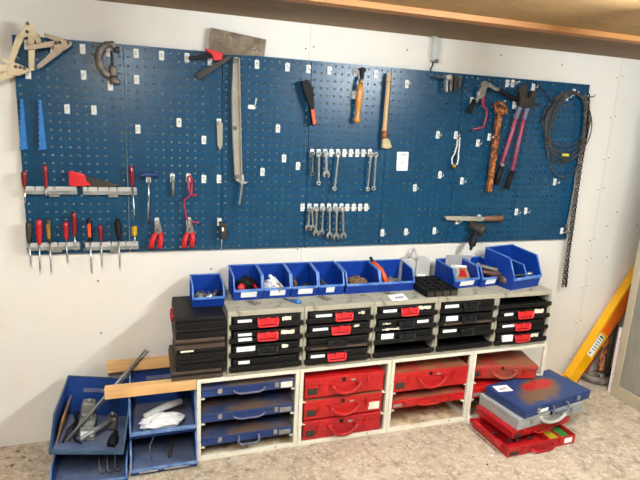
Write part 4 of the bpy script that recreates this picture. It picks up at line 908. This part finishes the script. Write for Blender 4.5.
bb = stack_bin('big blue divided bin at the far right end of the racks', (2.508, -.085, TB), .240, .240, .208, lip=.36, knee=.80, kh=.90, cards=(), rotz=math.radians(12))
link('divider', MB().prism_x([(-.02, .006), (-.02, .15), (-.188, .135), (-.222, .075), (-.215, .006)], .128, .132), 'bin', bb)
link('divider_rim', MB().prism_x([(-.02, .148), (-.02, .153), (-.190, .138), (-.226, .075), (-.220, .075), (-.186, .133)], .126, .134), 'binlip', bb)
# --- what lies in the bins
def stick(name, lab, cat, a, b, r, m, group=None, r2=None):
    return single(name, MB().lathe(a, b, [(0, r*.9), (.05, r), (.95, r2 or r), (1, (r2 or r)*.8)], 10), m, lab, cat, group)
rnd = random.Random(3)
zb = .7665+.006
for k, (x, y, a, ln, r, m) in enumerate(((.775, -.11, .3, .035, .011, 'dsteel'), (.79, -.15, 1.2, .03, .012, 'alu'), (.812, -.10, 2.2, .04, .010, 'dsteel'), (.83, -.155, .2, .03, .012, 'steel'), (.845, -.11, 1.9, .06, .006, 'steel'), (.862, -.13, 2.2, .07, .006, 'chrome'), (.872, -.10, .6, .03, .012, 'dsteel'))):
    stick('socket_bit', ['grey socket at the left wall of the small bin', 'pale socket near the left front of the small bin', 'dark socket in the middle of the small bin', 'bright socket by the front lip of the small bin', 'thin steel bit slanting in the small bin', 'brightest thin steel bit slanting in the small bin', 'dark socket at the right wall of the small bin'][k], 'socket',
          (x-.5*ln*math.cos(a), y-.5*ln*math.sin(a), zb+r+.012), (x+.5*ln*math.cos(a), y+.5*ln*math.sin(a), zb+r+.03), r, m, 'sockets and bits in the small bin')
tag(single('parts_heap', MB().blob((.82, -.115, zb+.010), (.06, .055, .016), .3, 3, 5), 'brownrag', 'x', 'parts'), 'heap of small dark metal parts in the small bin', 'parts')['kind'] = 'stuff'
single('tool_pouch', MB().blob((1.035, -.09, TB+.050), (.050, .040, .044), .12, 3, 2), 'blackr', 'black pouch in the back of the first row bin', 'pouch')
single('red_ball', MB().lathe((.995, -.140, TB+.050), (1.001, -.160, TB+.058), [(0, .010), (.2, .019), (.6, .021), (.9, .014), (1, .006)], 14), 'red', 'round red ball in the first row bin', 'ball')
single('red_ball', MB().lathe((1.012, -.15, TB+.018), (1.020, -.172, TB+.028), [(0, .008), (.3, .015), (.7, .016), (1, .006)], 12), 'redd', 'darker red ball lying low in the first row bin', 'ball')
stick('red_marker', 'pinkish red marker leaning in the first row bin', 'marker', (1.088, -.168, TB+.030), (1.055, -.08, TB+.075), .0075, 'red')
stick('steel_punch', 'short grey punch in the first row bin', 'punch', (1.045, -.165, TB+.016), (1.038, -.10, TB+.035), .007, 'alu')
single('rag_bundle', MB().blob((1.165, -.105, TB+.036), (.045, .055, .040), .22, 3, 4), 'rag', 'crumpled white rag in the second row bin', 'rag')
stick('paper_roll', 'white paper roll slanting in the second row bin', 'paper roll', (1.225, -.165, TB+.024), (1.165, -.06, TB+.085), .011, 'card')
stick('paper_roll', 'thin white paper roll along the right of the second row bin', 'paper roll', (1.238, -.168, TB+.020), (1.19, -.06, TB+.075), .006, 'card')
single('cord_tie', MB().tube([(1.185, -.195, TB+.03), (1.188, -.212, TB+.052), (1.190, -.214, TB+.066), (1.187, -.196, TB+.078), (1.182, -.17, TB+.07)], .004, 8), 'brass', 'brass coloured tie hooked over the lip of the second row bin', 'tie')
single('leather_scrap', MB().blob((1.285, -.09, TB+.045), (.022, .06, .035), .2, 3, 8), 'brownrag', 'brown leather scrap in the third row bin', 'scrap')
stick('steel_roller', 'grey steel roller in the third row bin', 'roller', (1.345, -.12, TB+.024), (1.375, -.09, TB+.03), .018, 'dsteel')
for k, (xa, xb, m) in enumerate(((1.435, 1.420, 'pine'), (1.465, 1.445, 'dsteel'), (1.500, 1.455, 'steel'))):
    stick('thin_stick', ['bare wooden stick in the fourth row bin', 'dark metal stick in the fourth row bin', 'bright metal stick in the fourth row bin'][k], 'stick', (xa, -.165, TB+.014), (xb, -.06, TB+.075-.012*k), .006, m, 'sticks in the fourth bin')
tag(single('screw_heap', MB().blob((1.66, -.10, TB+.030), (.055, .055, .034), .3, 3, 9), 'brownrag', 'x', 'screws'), 'heap of brown screws in the first wide blue bin', 'screws')['kind'] = 'stuff'
tag(single('bracket_heap', MB().blob((1.88, -.09, TB+.022), (.055, .05, .024), .35, 3, 10), 'castiron', 'x', 'parts'), 'heap of grey metal pieces in the wide bin with the orange strap', 'parts')['kind'] = 'stuff'
t = thing('orange_strap', 'orange strap with black end leaning in the wide blue bin', 'strap', (1.80, -.12, TB+.02))
part(t, 'strap', MB().tube([(1.822, -.160, TB+.024), (1.812, -.145, TB+.065), (1.795, -.12, TB+.105), (1.768, -.07, TB+.140)], [.013, .017, .017, .012], 10), 'orange')
part(t, 'end', MB().tube([(1.768, -.07, TB+.140), (1.756, -.055, TB+.166)], [.009, .007], 10), 'blackr')
# blue handled brush on the first rack, papers, tray, canister
t = thing('blue_pick', 'small blue handled pick lying on the left grey rack', 'tool', (1.235, -.26, TB))
part(t, 'handle', MB().tube([(1.236, -.262, TB+.008), (1.262, -.292, TB+.009), (1.274, -.303, TB+.009)], [.007, .012, .010], 10), 'lightblue')
part(t, 'shaft', MB().tube([(1.205, -.222, TB+.010), (1.214, -.232, TB+.006), (1.238, -.264, TB+.008)], .004, 8), M['bluesteel'])
t = thing('paper_note', 'white paper note lying flat on the middle grey rack', 'note', (1.825, -.30, TB))
part(t, 'sheet', MB().prism_z([(1.783, -.255), (1.884, -.243), (1.868, -.340), (1.770, -.352)], TB+.0005, TB+.002), 'card')
ink = MB()
for k in range(3): ink.box((1.808+.018*k, -.318+.003*k, TB+.002), (1.819+.018*k, -.298+.003*k, TB+.003))
part(t, 'print', ink, 'ink')
t = thing('sorting_tray', 'black gridded sorting tray on the racks between the blue bins', 'tray', (2.08, -.29, TB))
x0, x1, y0, y1, hh = 1.985, 2.182, -.325, -.065, .038
part(t, 'base', MB().box((x0, y0, TB), (x1, y1, TB+.004)), 'blackr')
g = MB()
for k in range(5): g.box((x0+(x1-x0-.004)*k/4, y0, TB+.004), (x0+(x1-x0-.004)*k/4+.004, y1, TB+hh))
part(t, 'long_divider', g, 'blackr')
g = MB()
for k in range(6): g.box((x0, y0+(y1-y0-.004)*k/5, TB+.004), (x1, y0+(y1-y0-.004)*k/5+.004, TB+hh-.0005))
part(t, 'cross_divider', g, 'blackr')
g = MB()
for k in range(4): g.box((x0+.006+(x1-x0)*k/4, y0-.005, TB+.002), (x0-.004+(x1-x0)*(k+1)/4, y0, TB+hh-.008))
part(t, 'front_cup', g, 'darkiron')
t = thing('grey_canister', 'pale grey double canister with a spout standing behind the black tray', 'canister', (2.05, -.03, TB))
for xa in (1.962, 2.060): part(t, 'tank', MB().prism([(xa, TB+.001), (xa+.094, TB+.001), (xa+.094, TB+.125), (xa+.080, TB+.145), (xa+.016, TB+.145), (xa, TB+.125)], -.056, -.004), 'greyplastic', .006)
part(t, 'spout', MB().lathe((2.045, -.03, TB+.142), (2.048, -.03, TB+.196), [(0, .028), (.3, .022), (.55, .018), (.7, .010), (1, .008)], 14), 'greyplastic')
part(t, 'cap', MB().lathe((2.047, -.03, TB+.180), (2.048, -.03, TB+.206), [(0, .010), (1, .008)], 12), 'greyplastic')
part(t, 'label', MB().box((2.07, -.058, TB+.028), (2.125, -.0555, TB+.048)), 'card')
# bin with sheet, reel, packet, puller
t = single('clear_sheet', MB().prism([(2.255, TB+.06), (2.425, TB+.055), (2.440, TB+.150), (2.262, TB+.158)], -.052, -.046), 'hazy', 'hazy clear plastic sheet standing in the blue bin', 'sheet')
t = thing('tape_reel', 'round silver tape reel lying in the blue bin beside a packet', 'reel', (2.245, -.13, TB+.05))
part(t, 'rim', MB().ring((2.250, -.150, TB+.078), .034, .012, 20), 'greyplastic'); part(t, 'hub', MB().lathe((2.250, -.140, TB+.078), (2.250, -.160, TB+.080), [(0, .020), (.8, .020), (1, .010)], 16), 'alu')
t = thing('card_packet', 'brown cardboard packet with a dark window in the blue bin', 'packet', (2.33, -.14, TB+.03))
Mx = Matrix.Translation((2.325, -.125, TB+.062)) @ Matrix.Rotation(math.radians(38), 4, 'X') @ Matrix.Rotation(math.radians(-6), 4, 'Z')
part(t, 'card', MB().box((-.050, -.055, -.006), (.050, .055, .006), Mx), 'cardbrown', .001); part(t, 'window', MB().box((-.020, -.030, .006), (.028, .022, .009), Mx), 'reddark')
part(t, 'flap', MB().box((-.050, .040, .006), (.050, .055, .010), Mx), 'card')
t = thing('bearing_puller', 'rusty brown bearing puller lying across two blue bins', 'puller', (2.53, -.2, TB+.02))
part(t, 'body', MB().tube([(2.415, -.150, TB+.082), (2.47, -.165, TB+.074), (2.55, -.215, TB+.066)], [.013, .017, .020], 12), 'rustdark')
part(t, 'spindle', MB().tube([(2.52, -.245, TB+.062), (2.60, -.250, TB+.070), (2.70, -.262, TB+.082)], .007, 10), 'dsteel')
part(t, 'nut', MB().lathe((2.54, -.205, TB+.050), (2.552, -.265, TB+.040), [(0, .018), (.5, .023), (1, .020)], 8), 'rustdark')
part(t, 'crossarm', MB().tube([(2.42, -.105, TB+.105), (2.475, -.13, TB+.100), (2.53, -.20, TB+.094)], [.010, .012, .012], 10), 'castiron')
part(t, 'tip', MB().lathe((2.69, -.261, TB+.081), (2.725, -.266, TB+.085), [(0, .008), (.3, .013), (.8, .012), (1, .006)], 10), 'steel')
part(t, 'handle_bolt', MB().tube([(2.42, -.135, TB+.115), (2.44, -.145, TB+.120)], .012, 10), 'steel')

# ------------------------------------------------------------------ black case stack at the left on two slats
for yy, x0, x1, lab in ((-.330, .336, .750, 'pine slat in front, lying across the dusty blue bins'), (-.062, .330, .750, 'pine slat at the wall, under the back of the black case stack')):
    single('pine_slat', MB().box((x0, yy-.024, .403), (x1-.001, yy+.022, .4535)), 'pine', lab, 'slat', 'pine slats under the case stack', .003)
zz = .4545
for k, (hh, dx, m, lab) in enumerate(((.047, -.022, 'brownplate', 'dusty black case at the very bottom of the stack, shifted outward'), (.055, .0, 'casebk', 'black case second from the bottom of the left stack'), (.052, .002, 'casebk', 'black case third from the bottom of the left stack'), (.054, -.004, 'brownplate', 'brown dusty case in the middle of the left stack'), (.050, .002, 'casebk', 'black case second from the top of the left stack'), (.053, -.002, 'casebk', 'topmost black case of the left stack, under the small blue bin'))):
    xa, xb = .656+dx, .893+dx*.8
    t = thing('stacked_case', lab, 'case', ((xa+xb)/2, -.345, zz), 'black cases stacked at the left')
    part(t, 'base', MB().box((xa, -.346, zz), (xb, -.012, zz+hh*.55)), m, .004)
    part(t, 'lid', MB().box((xa+.003, -.343, zz+hh*.55+.001), (xb-.002, -.015, zz+hh-.001)), 'casebk' if k in (5, 4, 2, 1) else m, .005)
    part(t, 'seam_strip', MB().box((xa-.003, -.349, zz+hh*.48), (xb, -.344, zz+hh*.60)), 'black')
    if k == 5:
        part(t, 'handle', MB().tube([(xa, -.16, zz+hh*.75), (xa-.008, -.165, zz+hh*.72), (xa-.010, -.175, zz+hh*.2), (xa-.010, -.255, zz+hh*.2), (xa-.008, -.265, zz+hh*.72), (xa, -.27, zz+hh*.75)], .006, 8), 'red', 0, 'red handle')
    if k == 2: part(t, 'label', MB().box((xa+.02, -.3475, zz+hh*.80), (xa+.08, -.343, zz+hh*.95)), 'cardtag', 0, 'torn pale label')
    zz += hh + .001
# ------------------------------------------------------------------ dusty bins at the left
stack_bin('dusty blue bin on the floor below the white rags', (.440, -.020, .0), .308, .385, .172, lip=.27, knee=.90, kh=.95, m='bindirty', lm='binlipdirty', cards=((.12, .40), (.50, .88)), name='storage_bin', group='large dusty blue bins', inner='bindust')
stack_bin('dusty blue bin with white rags, under the pine slats', (.440, -.020, .173), .308, .345, .224, lip=.21, knee=.90, kh=.95, m='bindirty', lm='binlipdirty', cards=(), name='storage_bin', group='large dusty blue bins', slot=True, inner='bindust')
stack_bin('dark blue bin on the floor under the tilted tool bin', (.104, -.095, .0), .326, .335, .112, lip=.36, knee=.90, kh=.95, m='bindirty', lm='binlipdirty', cards=(), rotz=math.radians(-1), name='storage_bin', group='large dusty blue bins', inner='bindust')
stack_bin('large tilted blue bin with a petrol rim holding machine parts', (.114, -.030, .168), .315, .362, .218, lip=.17, knee=.93, kh=.96, m='bindirty', lm='bindull', cards=((.3, .72),), rotz=math.radians(-3), name='storage_bin', group='large dusty blue bins', slot=True, inner='bindust').rotation_euler = (0, math.radians(8), math.radians(-3))
# contents (in the tilted bin's own place)
BM = Matrix.Translation((.114, -.030, .168)) @ Matrix.Rotation(math.radians(-3), 4, 'Z') @ Matrix.Rotation(math.radians(8), 4, 'Y')
def W(x, y, z): return BM @ Vector((x, y, z))
t = thing('machine_unit', 'grey green machine casing standing in the turned blue bin', 'machine part', W(.145, -.15, .006))
part(t, 'casing', MB().box((.09, -.20, .006), (.165, -.10, .075), BM), 'tool_green', .008); part(t, 'upper_casing', MB().box((.085, -.10, .006), (.150, -.035, .12), BM), 'tool_green', .012)
for (x, y, z) in ((.11, -.13, .075), (.14, -.15, .075), (.12, -.17, .075), (.118, -.07, .12)):
    part(t, 'boss', MB().lathe(W(x, y, z), W(x, y, z+.012), [(0, .014), (.7, .014), (1, .008)], 12), 'alu')
part(t, 'plate', MB().box((.105, -.235, .006), (.175, -.205, .062), BM), 'tool_green', .003); part(t, 'nameplate', MB().box((.11, -.2375, .03), (.165, -.235, .055), BM), 'card', .0)
single('cardboard_piece', MB().box((.010, -.27, .006), (.016, -.02, .125), BM @ Matrix.Rotation(math.radians(6), 4, 'Y')), 'cardbrown', 'brown cardboard piece along the left wall of the tilted bin', 'cardboard')
t = thing('lever_tool', 'grey levered tool lying at the right in the tilted bin', 'tool', W(.22, -.18, .02))
part(t, 'lever', MB().tube([W(.115, -.285, .045), W(.17, -.22, .052), W(.235, -.155, .065)], [.009, .011, .013], 10), 'alu')
part(t, 'head', MB().box((.220, -.16, .020), (.262, -.10, .078), BM), 'castiron', .006); part(t, 'bolt', MB().lathe(W(.24, -.13, .078), W(.24, -.13, .10), [(0, .014), (1, .010)], 10), 'steel')
single('black_plug', MB().lathe(W(.255, -.285, .015), W(.268, -.20, .035), [(0, .02), (.3, .024), (.7, .02), (.8, .012), (1, .011)], 14), 'blackr', 'black plug lying at the right front of the tilted bin', 'plug')
single('dark_cable', MB().tube([W(.04, -.27, .02), W(.05, -.22, .05), W(.075, -.16, .06), (W(.06, -.12, .09)), W(.075, -.09, .07), W(.07, -.17, .03), W(.09, -.25, .02), W(.12, -.29, .03)], .006, 8), 'blackr', 'dark cable tangled beside the machine casing', 'cable')
t = thing('metal_channel', 'long grey aluminium channel leaning up out of the tilted bin', 'profile', (0.136, -0.285, 0.157))
part(t, 'web', MB().tube([(0.136, -0.285, 0.157), (0.521, -0.068, 0.505)], .0075, 4), 'alu')
part(t, 'flange', MB().tube([(0.146, -0.282, 0.148), (0.534, -0.066, 0.497)], .0035, 6), 'dsteel')
single('rag_heap', MB().blob((.585, -.275, .212), (.105, .055, .032), .16, 3, 12), 'rag', 'crumpled white rags in the dusty blue bin', 'rag')
single('plastic_tube', MB().tube([(.505, -.265, .238), (.60, -.215, .252), (.690, -.195, .262)], [.016, .018, .017], 12), 'greyplastic', 'pale grey tube lying on the white rags', 'tube')
single('bent_wire', MB().tube([(.60, -.24, .160), (.545, -.27, .120), (.528, -.285, .09), (.532, -.30, .05), (.538, -.30, .012)], .003, 8), 'steel', 'thin bent wire in the floor bin below the rags', 'wire')
stick('dark_rod', 'dark rod leaning in the floor bin below the rags', 'rod', (.62, -.29, .012), (.65, -.16, .09), .008, 'darkiron')
for k, xx in enumerate((.30, .335, .37)):
    single('steel_hook', MB().tube([(xx, -.30, .10), (xx-.004, -.325, .06), (xx, -.345, .030), (xx+.012, -.35, .020), (xx+.02, -.345, .034)], .005, 8), 'dsteel', ['leftmost of three steel hooks in the lower left bin', 'middle one of three steel hooks in the lower left bin', 'rightmost of three steel hooks in the lower left bin'][k], 'hook', 'steel hooks in the lower left bin')

# ------------------------------------------------------------------ right end: level, cabinet, iron things
P0, P1, P2, P3 = (3.282, 0.004), (3.398, -0.041), (3.913, 0.703), (3.822, 0.789)
t = thing('spirit_level', 'long yellow and orange box level leaning on the wall at the right', 'level', (P0[0], -.08, 0))
def lerp2(a, b, f): return (a[0]+(b[0]-a[0])*f, a[1]+(b[1]-a[1])*f)
A0, A1 = (3.300, .004), (3.866, .780); nd = Vector((A1[0]-A0[0], A1[1]-A0[1])).normalized(); nv = Vector((nd.y, -nd.x)); LW = .090
q0 = Vector(A0); q1 = Vector(A1); L0 = (q1-q0).length
LEAN = lambda mb: mb.map(lambda c: Vector((c.x, c.y - .075*(1 - c.z/.80), c.z)))
def quad(f0, f1, w0, w1): g = lambda f: .85 + .45*f; return [tuple(q0+nd*L0*f0+nv*w0*g(f0)), tuple(q0+nd*L0*f1+nv*w0*g(f1)), tuple(q0+nd*L0*f1+nv*w1*g(f1)), tuple(q0+nd*L0*f0+nv*w1*g(f0))]
zlow = min(p[1] for p in quad(0, 1, 0, LW)); q0 = q0 + Vector((0, .002-zlow)); 
part(t, 'lower_half', LEAN(MB().prism(quad(0, .42, 0, LW), -.050, .012)), 'levely', .003, 'yellow lower half')
part(t, 'upper_half', LEAN(MB().prism(quad(.42, 1, .014, LW), -.050, .012)), 'levelo', .003, 'orange upper half')
part(t, 'edge_strip', LEAN(MB().prism(quad(.4205, 1, 0, .0135), -.049, .012)), 'levely')
part(t, 'maroon_strip', LEAN(MB().prism(quad(.0, 1, LW+.0005, LW+.003), -.050, .012)), 'maroon')  # thin maroon strip along the level's lower edge
lb = part(t, 'label', LEAN(MB().prism(quad(.22, .40, .014, .066), -.0515, -.050)), 'card', 0, 'white printed label')
tx = MB()
for k in range(5): tx.prism(quad(.36-.022*k, .366-.022*k, .022, .058), -.0525, -.0514)
tx.prism(quad(.378, .392, .022, .060), -.0525, -.0514); tx.prism(quad(.232, .25, .022, .036), -.0525, -.0514)
LEAN(tx); link('print', tx, 'ink', lb)
single('yellow_block', MB().box((3.21, -.085, 0), (3.30, -.020, .045)), 'levely', 'flat yellow block on the floor behind the blue case', 'block', None, .003)
t = thing('steel_cabinet', 'beige framed grey steel cabinet cut by the right edge', 'cabinet', (3.75, -.75, 0))
xa, ya, yb, H = 3.484, -1.20, -.300, 1.95
part(t, 'carcass', MB().box((xa+.012, ya+.01, .02), (3.98, yb-.008, H-.01)), 'greypanel')
fm = MB().box((xa, yb-.045, 0), (xa+.03, yb, H)).box((xa, ya, 0), (xa+.03, ya+.045, H)).box((xa, ya+.045, 0), (xa+.03, yb-.045, .085)).box((xa, ya+.045, H-.06), (xa+.03, yb-.045, H))
part(t, 'side_frame', fm, 'beige', .003)
part(t, 'top', MB().box((xa, ya, H), (4.0, yb, H+.015)), 'beige', .002); part(t, 'plinth', MB().box((xa+.03, ya+.01, 0), (3.98, yb-.01, .02)), 'beige')
single('foam_strip', MB().box((3.492, -.292, .0), (3.520, -.268, .47)), 'pinkwhite', 'pinkish white foam strip standing behind the cabinet edge', 'foam strip', None, .002)
t = thing('wheel_half', 'dark curved iron rim lying on the floor below the level', 'iron part', (3.54, -.13, 0))
pts = [(3.455+.0, -.055, .045), (3.455, -.095, .040), (3.470, -.135, .034), (3.500, -.165, .030), (3.54, -.185, .028), (3.60, -.185, .030), (3.65, -.165, .034)]
part(t, 'rim', MB().tube(pts, [.014, .022, .026, .027, .027, .026, .02], 10), 'castiron')
part(t, 'hub', MB().lathe((3.57, -.125, .012), (3.565, -.135, .062), [(0, .03), (.5, .034), (.8, .026), (1, .014)], 16), 'castiron')
part(t, 'spoke', MB().tube([(3.565, -.13, .05), (3.51, -.155, .035)], .010, 8), 'darkiron'); part(t, 'spoke', MB().tube([(3.565, -.13, .05), (3.60, -.17, .035)], .010, 8), 'darkiron')
stick('iron_bar', 'brown rusty bar leaning on the wall below the level', 'bar', (3.575, -.115, .07), (3.70, -.014, .42), .022, 'rust', 'iron bars behind the cabinet')
stick('iron_bar', 'dull red bar leaning low on the wall below the level', 'bar', (3.49, -.06, .016), (3.68, -.012, .30), .014, 'rustred', 'iron bars behind the cabinet')
stick('iron_bar', 'dark bar leaning behind the beige cabinet edge', 'bar', (3.64, -.10, .02), (3.74, -.012, .50), .026, 'darkiron', 'iron bars behind the cabinet')
single('iron_shoe', MB().blob((3.635, -.10, .050), (.045, .05, .048), .2, 2, 3), 'darkiron', 'dark iron lump beside the curved rim on the floor', 'iron part')
# grit on the floor
GR = [(2.269, -0.390, 0.000), (2.655, -0.788, 0.000), (1.660, -0.570, 0.000), (2.193, -0.740, 0.000), (2.103, -0.422, 0.000), (2.267, -0.680, 0.000), (-0.105, -0.047, 0.000), (-0.034, -0.139, 0.000), (-0.141, -0.088, 0.000), (-0.067, -0.106, 0.000), (-0.109, -0.160, 0.000)]
for k, g in enumerate(GR):
    r = (.006, .005, .004, .007, .004, .006, .012, .010, .008, .010, .012)[k]
    single('floor_chip', MB().blob((g[0], g[1], r*.45), (r, r*.8, r*.45), .25, 1, k), 'card' if k in (1, 5) else ('cardbrown' if k > 5 else 'darkiron'),
           ['dark chip on the concrete before the empty frame slot', 'white chip on the concrete right of the floor stack', 'dark speck on the concrete before the third frame', 'dark chip on the concrete in front of the floor stack', 'dark speck close to the foot of the third frame', 'white chip at the corner of the open red case', 'brown chip at the foot of the left wall, nearest the bins', 'brown chip left of the tilted bin, farther out', 'brown chip at the left picture edge by the wall', 'small brown chip left of the tilted bin', 'brown chip at the lower left picture corner'][k], 'chip', 'chips on the floor')

# ------------------------------------------------------------------ light
def area(name, loc, size, sy, power, col, rot=(0, 0, 0)):
    l = bpy.data.lights.new(name, 'AREA'); l.shape = 'RECTANGLE'; l.size = size; l.size_y = sy; l.energy = power; l.color = col
    o = bpy.data.objects.new(name, l); COL.objects.link(o); o.location = loc; o.rotation_euler = rot; return o
def point(name, loc, power, rad, col):
    l = bpy.data.lights.new(name, 'POINT'); l.energy = power; l.shadow_soft_size = rad; l.color = col
    o = bpy.data.objects.new(name, l); COL.objects.link(o); o.location = loc; return o
def tube_lamp(x, y0, y1, strength, label):
    """a ceiling tube running away from the wall: housing and glowing tube"""
    m = bpy.data.materials.new('glowing tube'); m.use_nodes = True; b = m.node_tree.nodes['Principled BSDF']
    b.inputs['Base Color'].default_value = (.9, .9, .9, 1); b.inputs['Emission Color'].default_value = (.84, .93, 1, 1); b.inputs['Emission Strength'].default_value = strength
    t = thing('tube_lamp', label, 'lamp', (x, (y0+y1)/2, 2.19), 'ceiling tube lamps')
    part(t, 'housing', MB().box((x-.012, y1, 2.135), (x+.012, y0, 2.19)), 'white', .004)
    part(t, 'tube', MB().lathe((x, y0-.02, 2.10), (x, y1+.02, 2.10), [(0, .016), (.01, .019), (.99, .019), (1, .016)], 16), m)
    for yy in (y0-.012, y1+.012): part(t, 'socket', MB().box((x-.014, yy-.008, 2.09), (x+.014, yy+.008, 2.14)), 'white', .002)
tube_lamp(2.40, -1.22, -2.72, 215, 'white ceiling tube lamp over the right half of the workshop')
tube_lamp(.35, -1.36, -2.86, 185, 'white ceiling tube lamp over the left half of the workshop')
w = bpy.data.worlds.new('room air'); SC.world = w; w.use_nodes = True
w.node_tree.nodes['Background'].inputs[0].default_value = (.9, .95, 1, 1); w.node_tree.nodes['Background'].inputs[1].default_value = .25

# ------------------------------------------------------------------ camera
R_, U_, F_, C_ = [Vector(v) for v in [[0.949024, -0.311407, 0.048769], [0.024157, 0.226126, 0.973798], [0.314276, 0.92298, -0.222122], [0.532322, -2.739032, 1.709443]]]
cd = bpy.data.cameras.new('camera'); cam = bpy.data.objects.new('camera', cd); COL.objects.link(cam)
cd.sensor_fit = 'HORIZONTAL'; cd.sensor_width = 36; cd.lens = 527.232 / 640 * 36; cd.clip_start = .05
mw = Matrix(((R_.x, U_.x, -F_.x, C_.x), (R_.y, U_.y, -F_.y, C_.y), (R_.z, U_.z, -F_.z, C_.z), (0, 0, 0, 1)))
cam.matrix_world = mw
SC.camera = cam
vs = SC.view_settings; vs.view_transform = 'Standard'; vs.look = 'None'; vs.gamma = 1; vs.use_curve_mapping = False; vs.exposure = .80
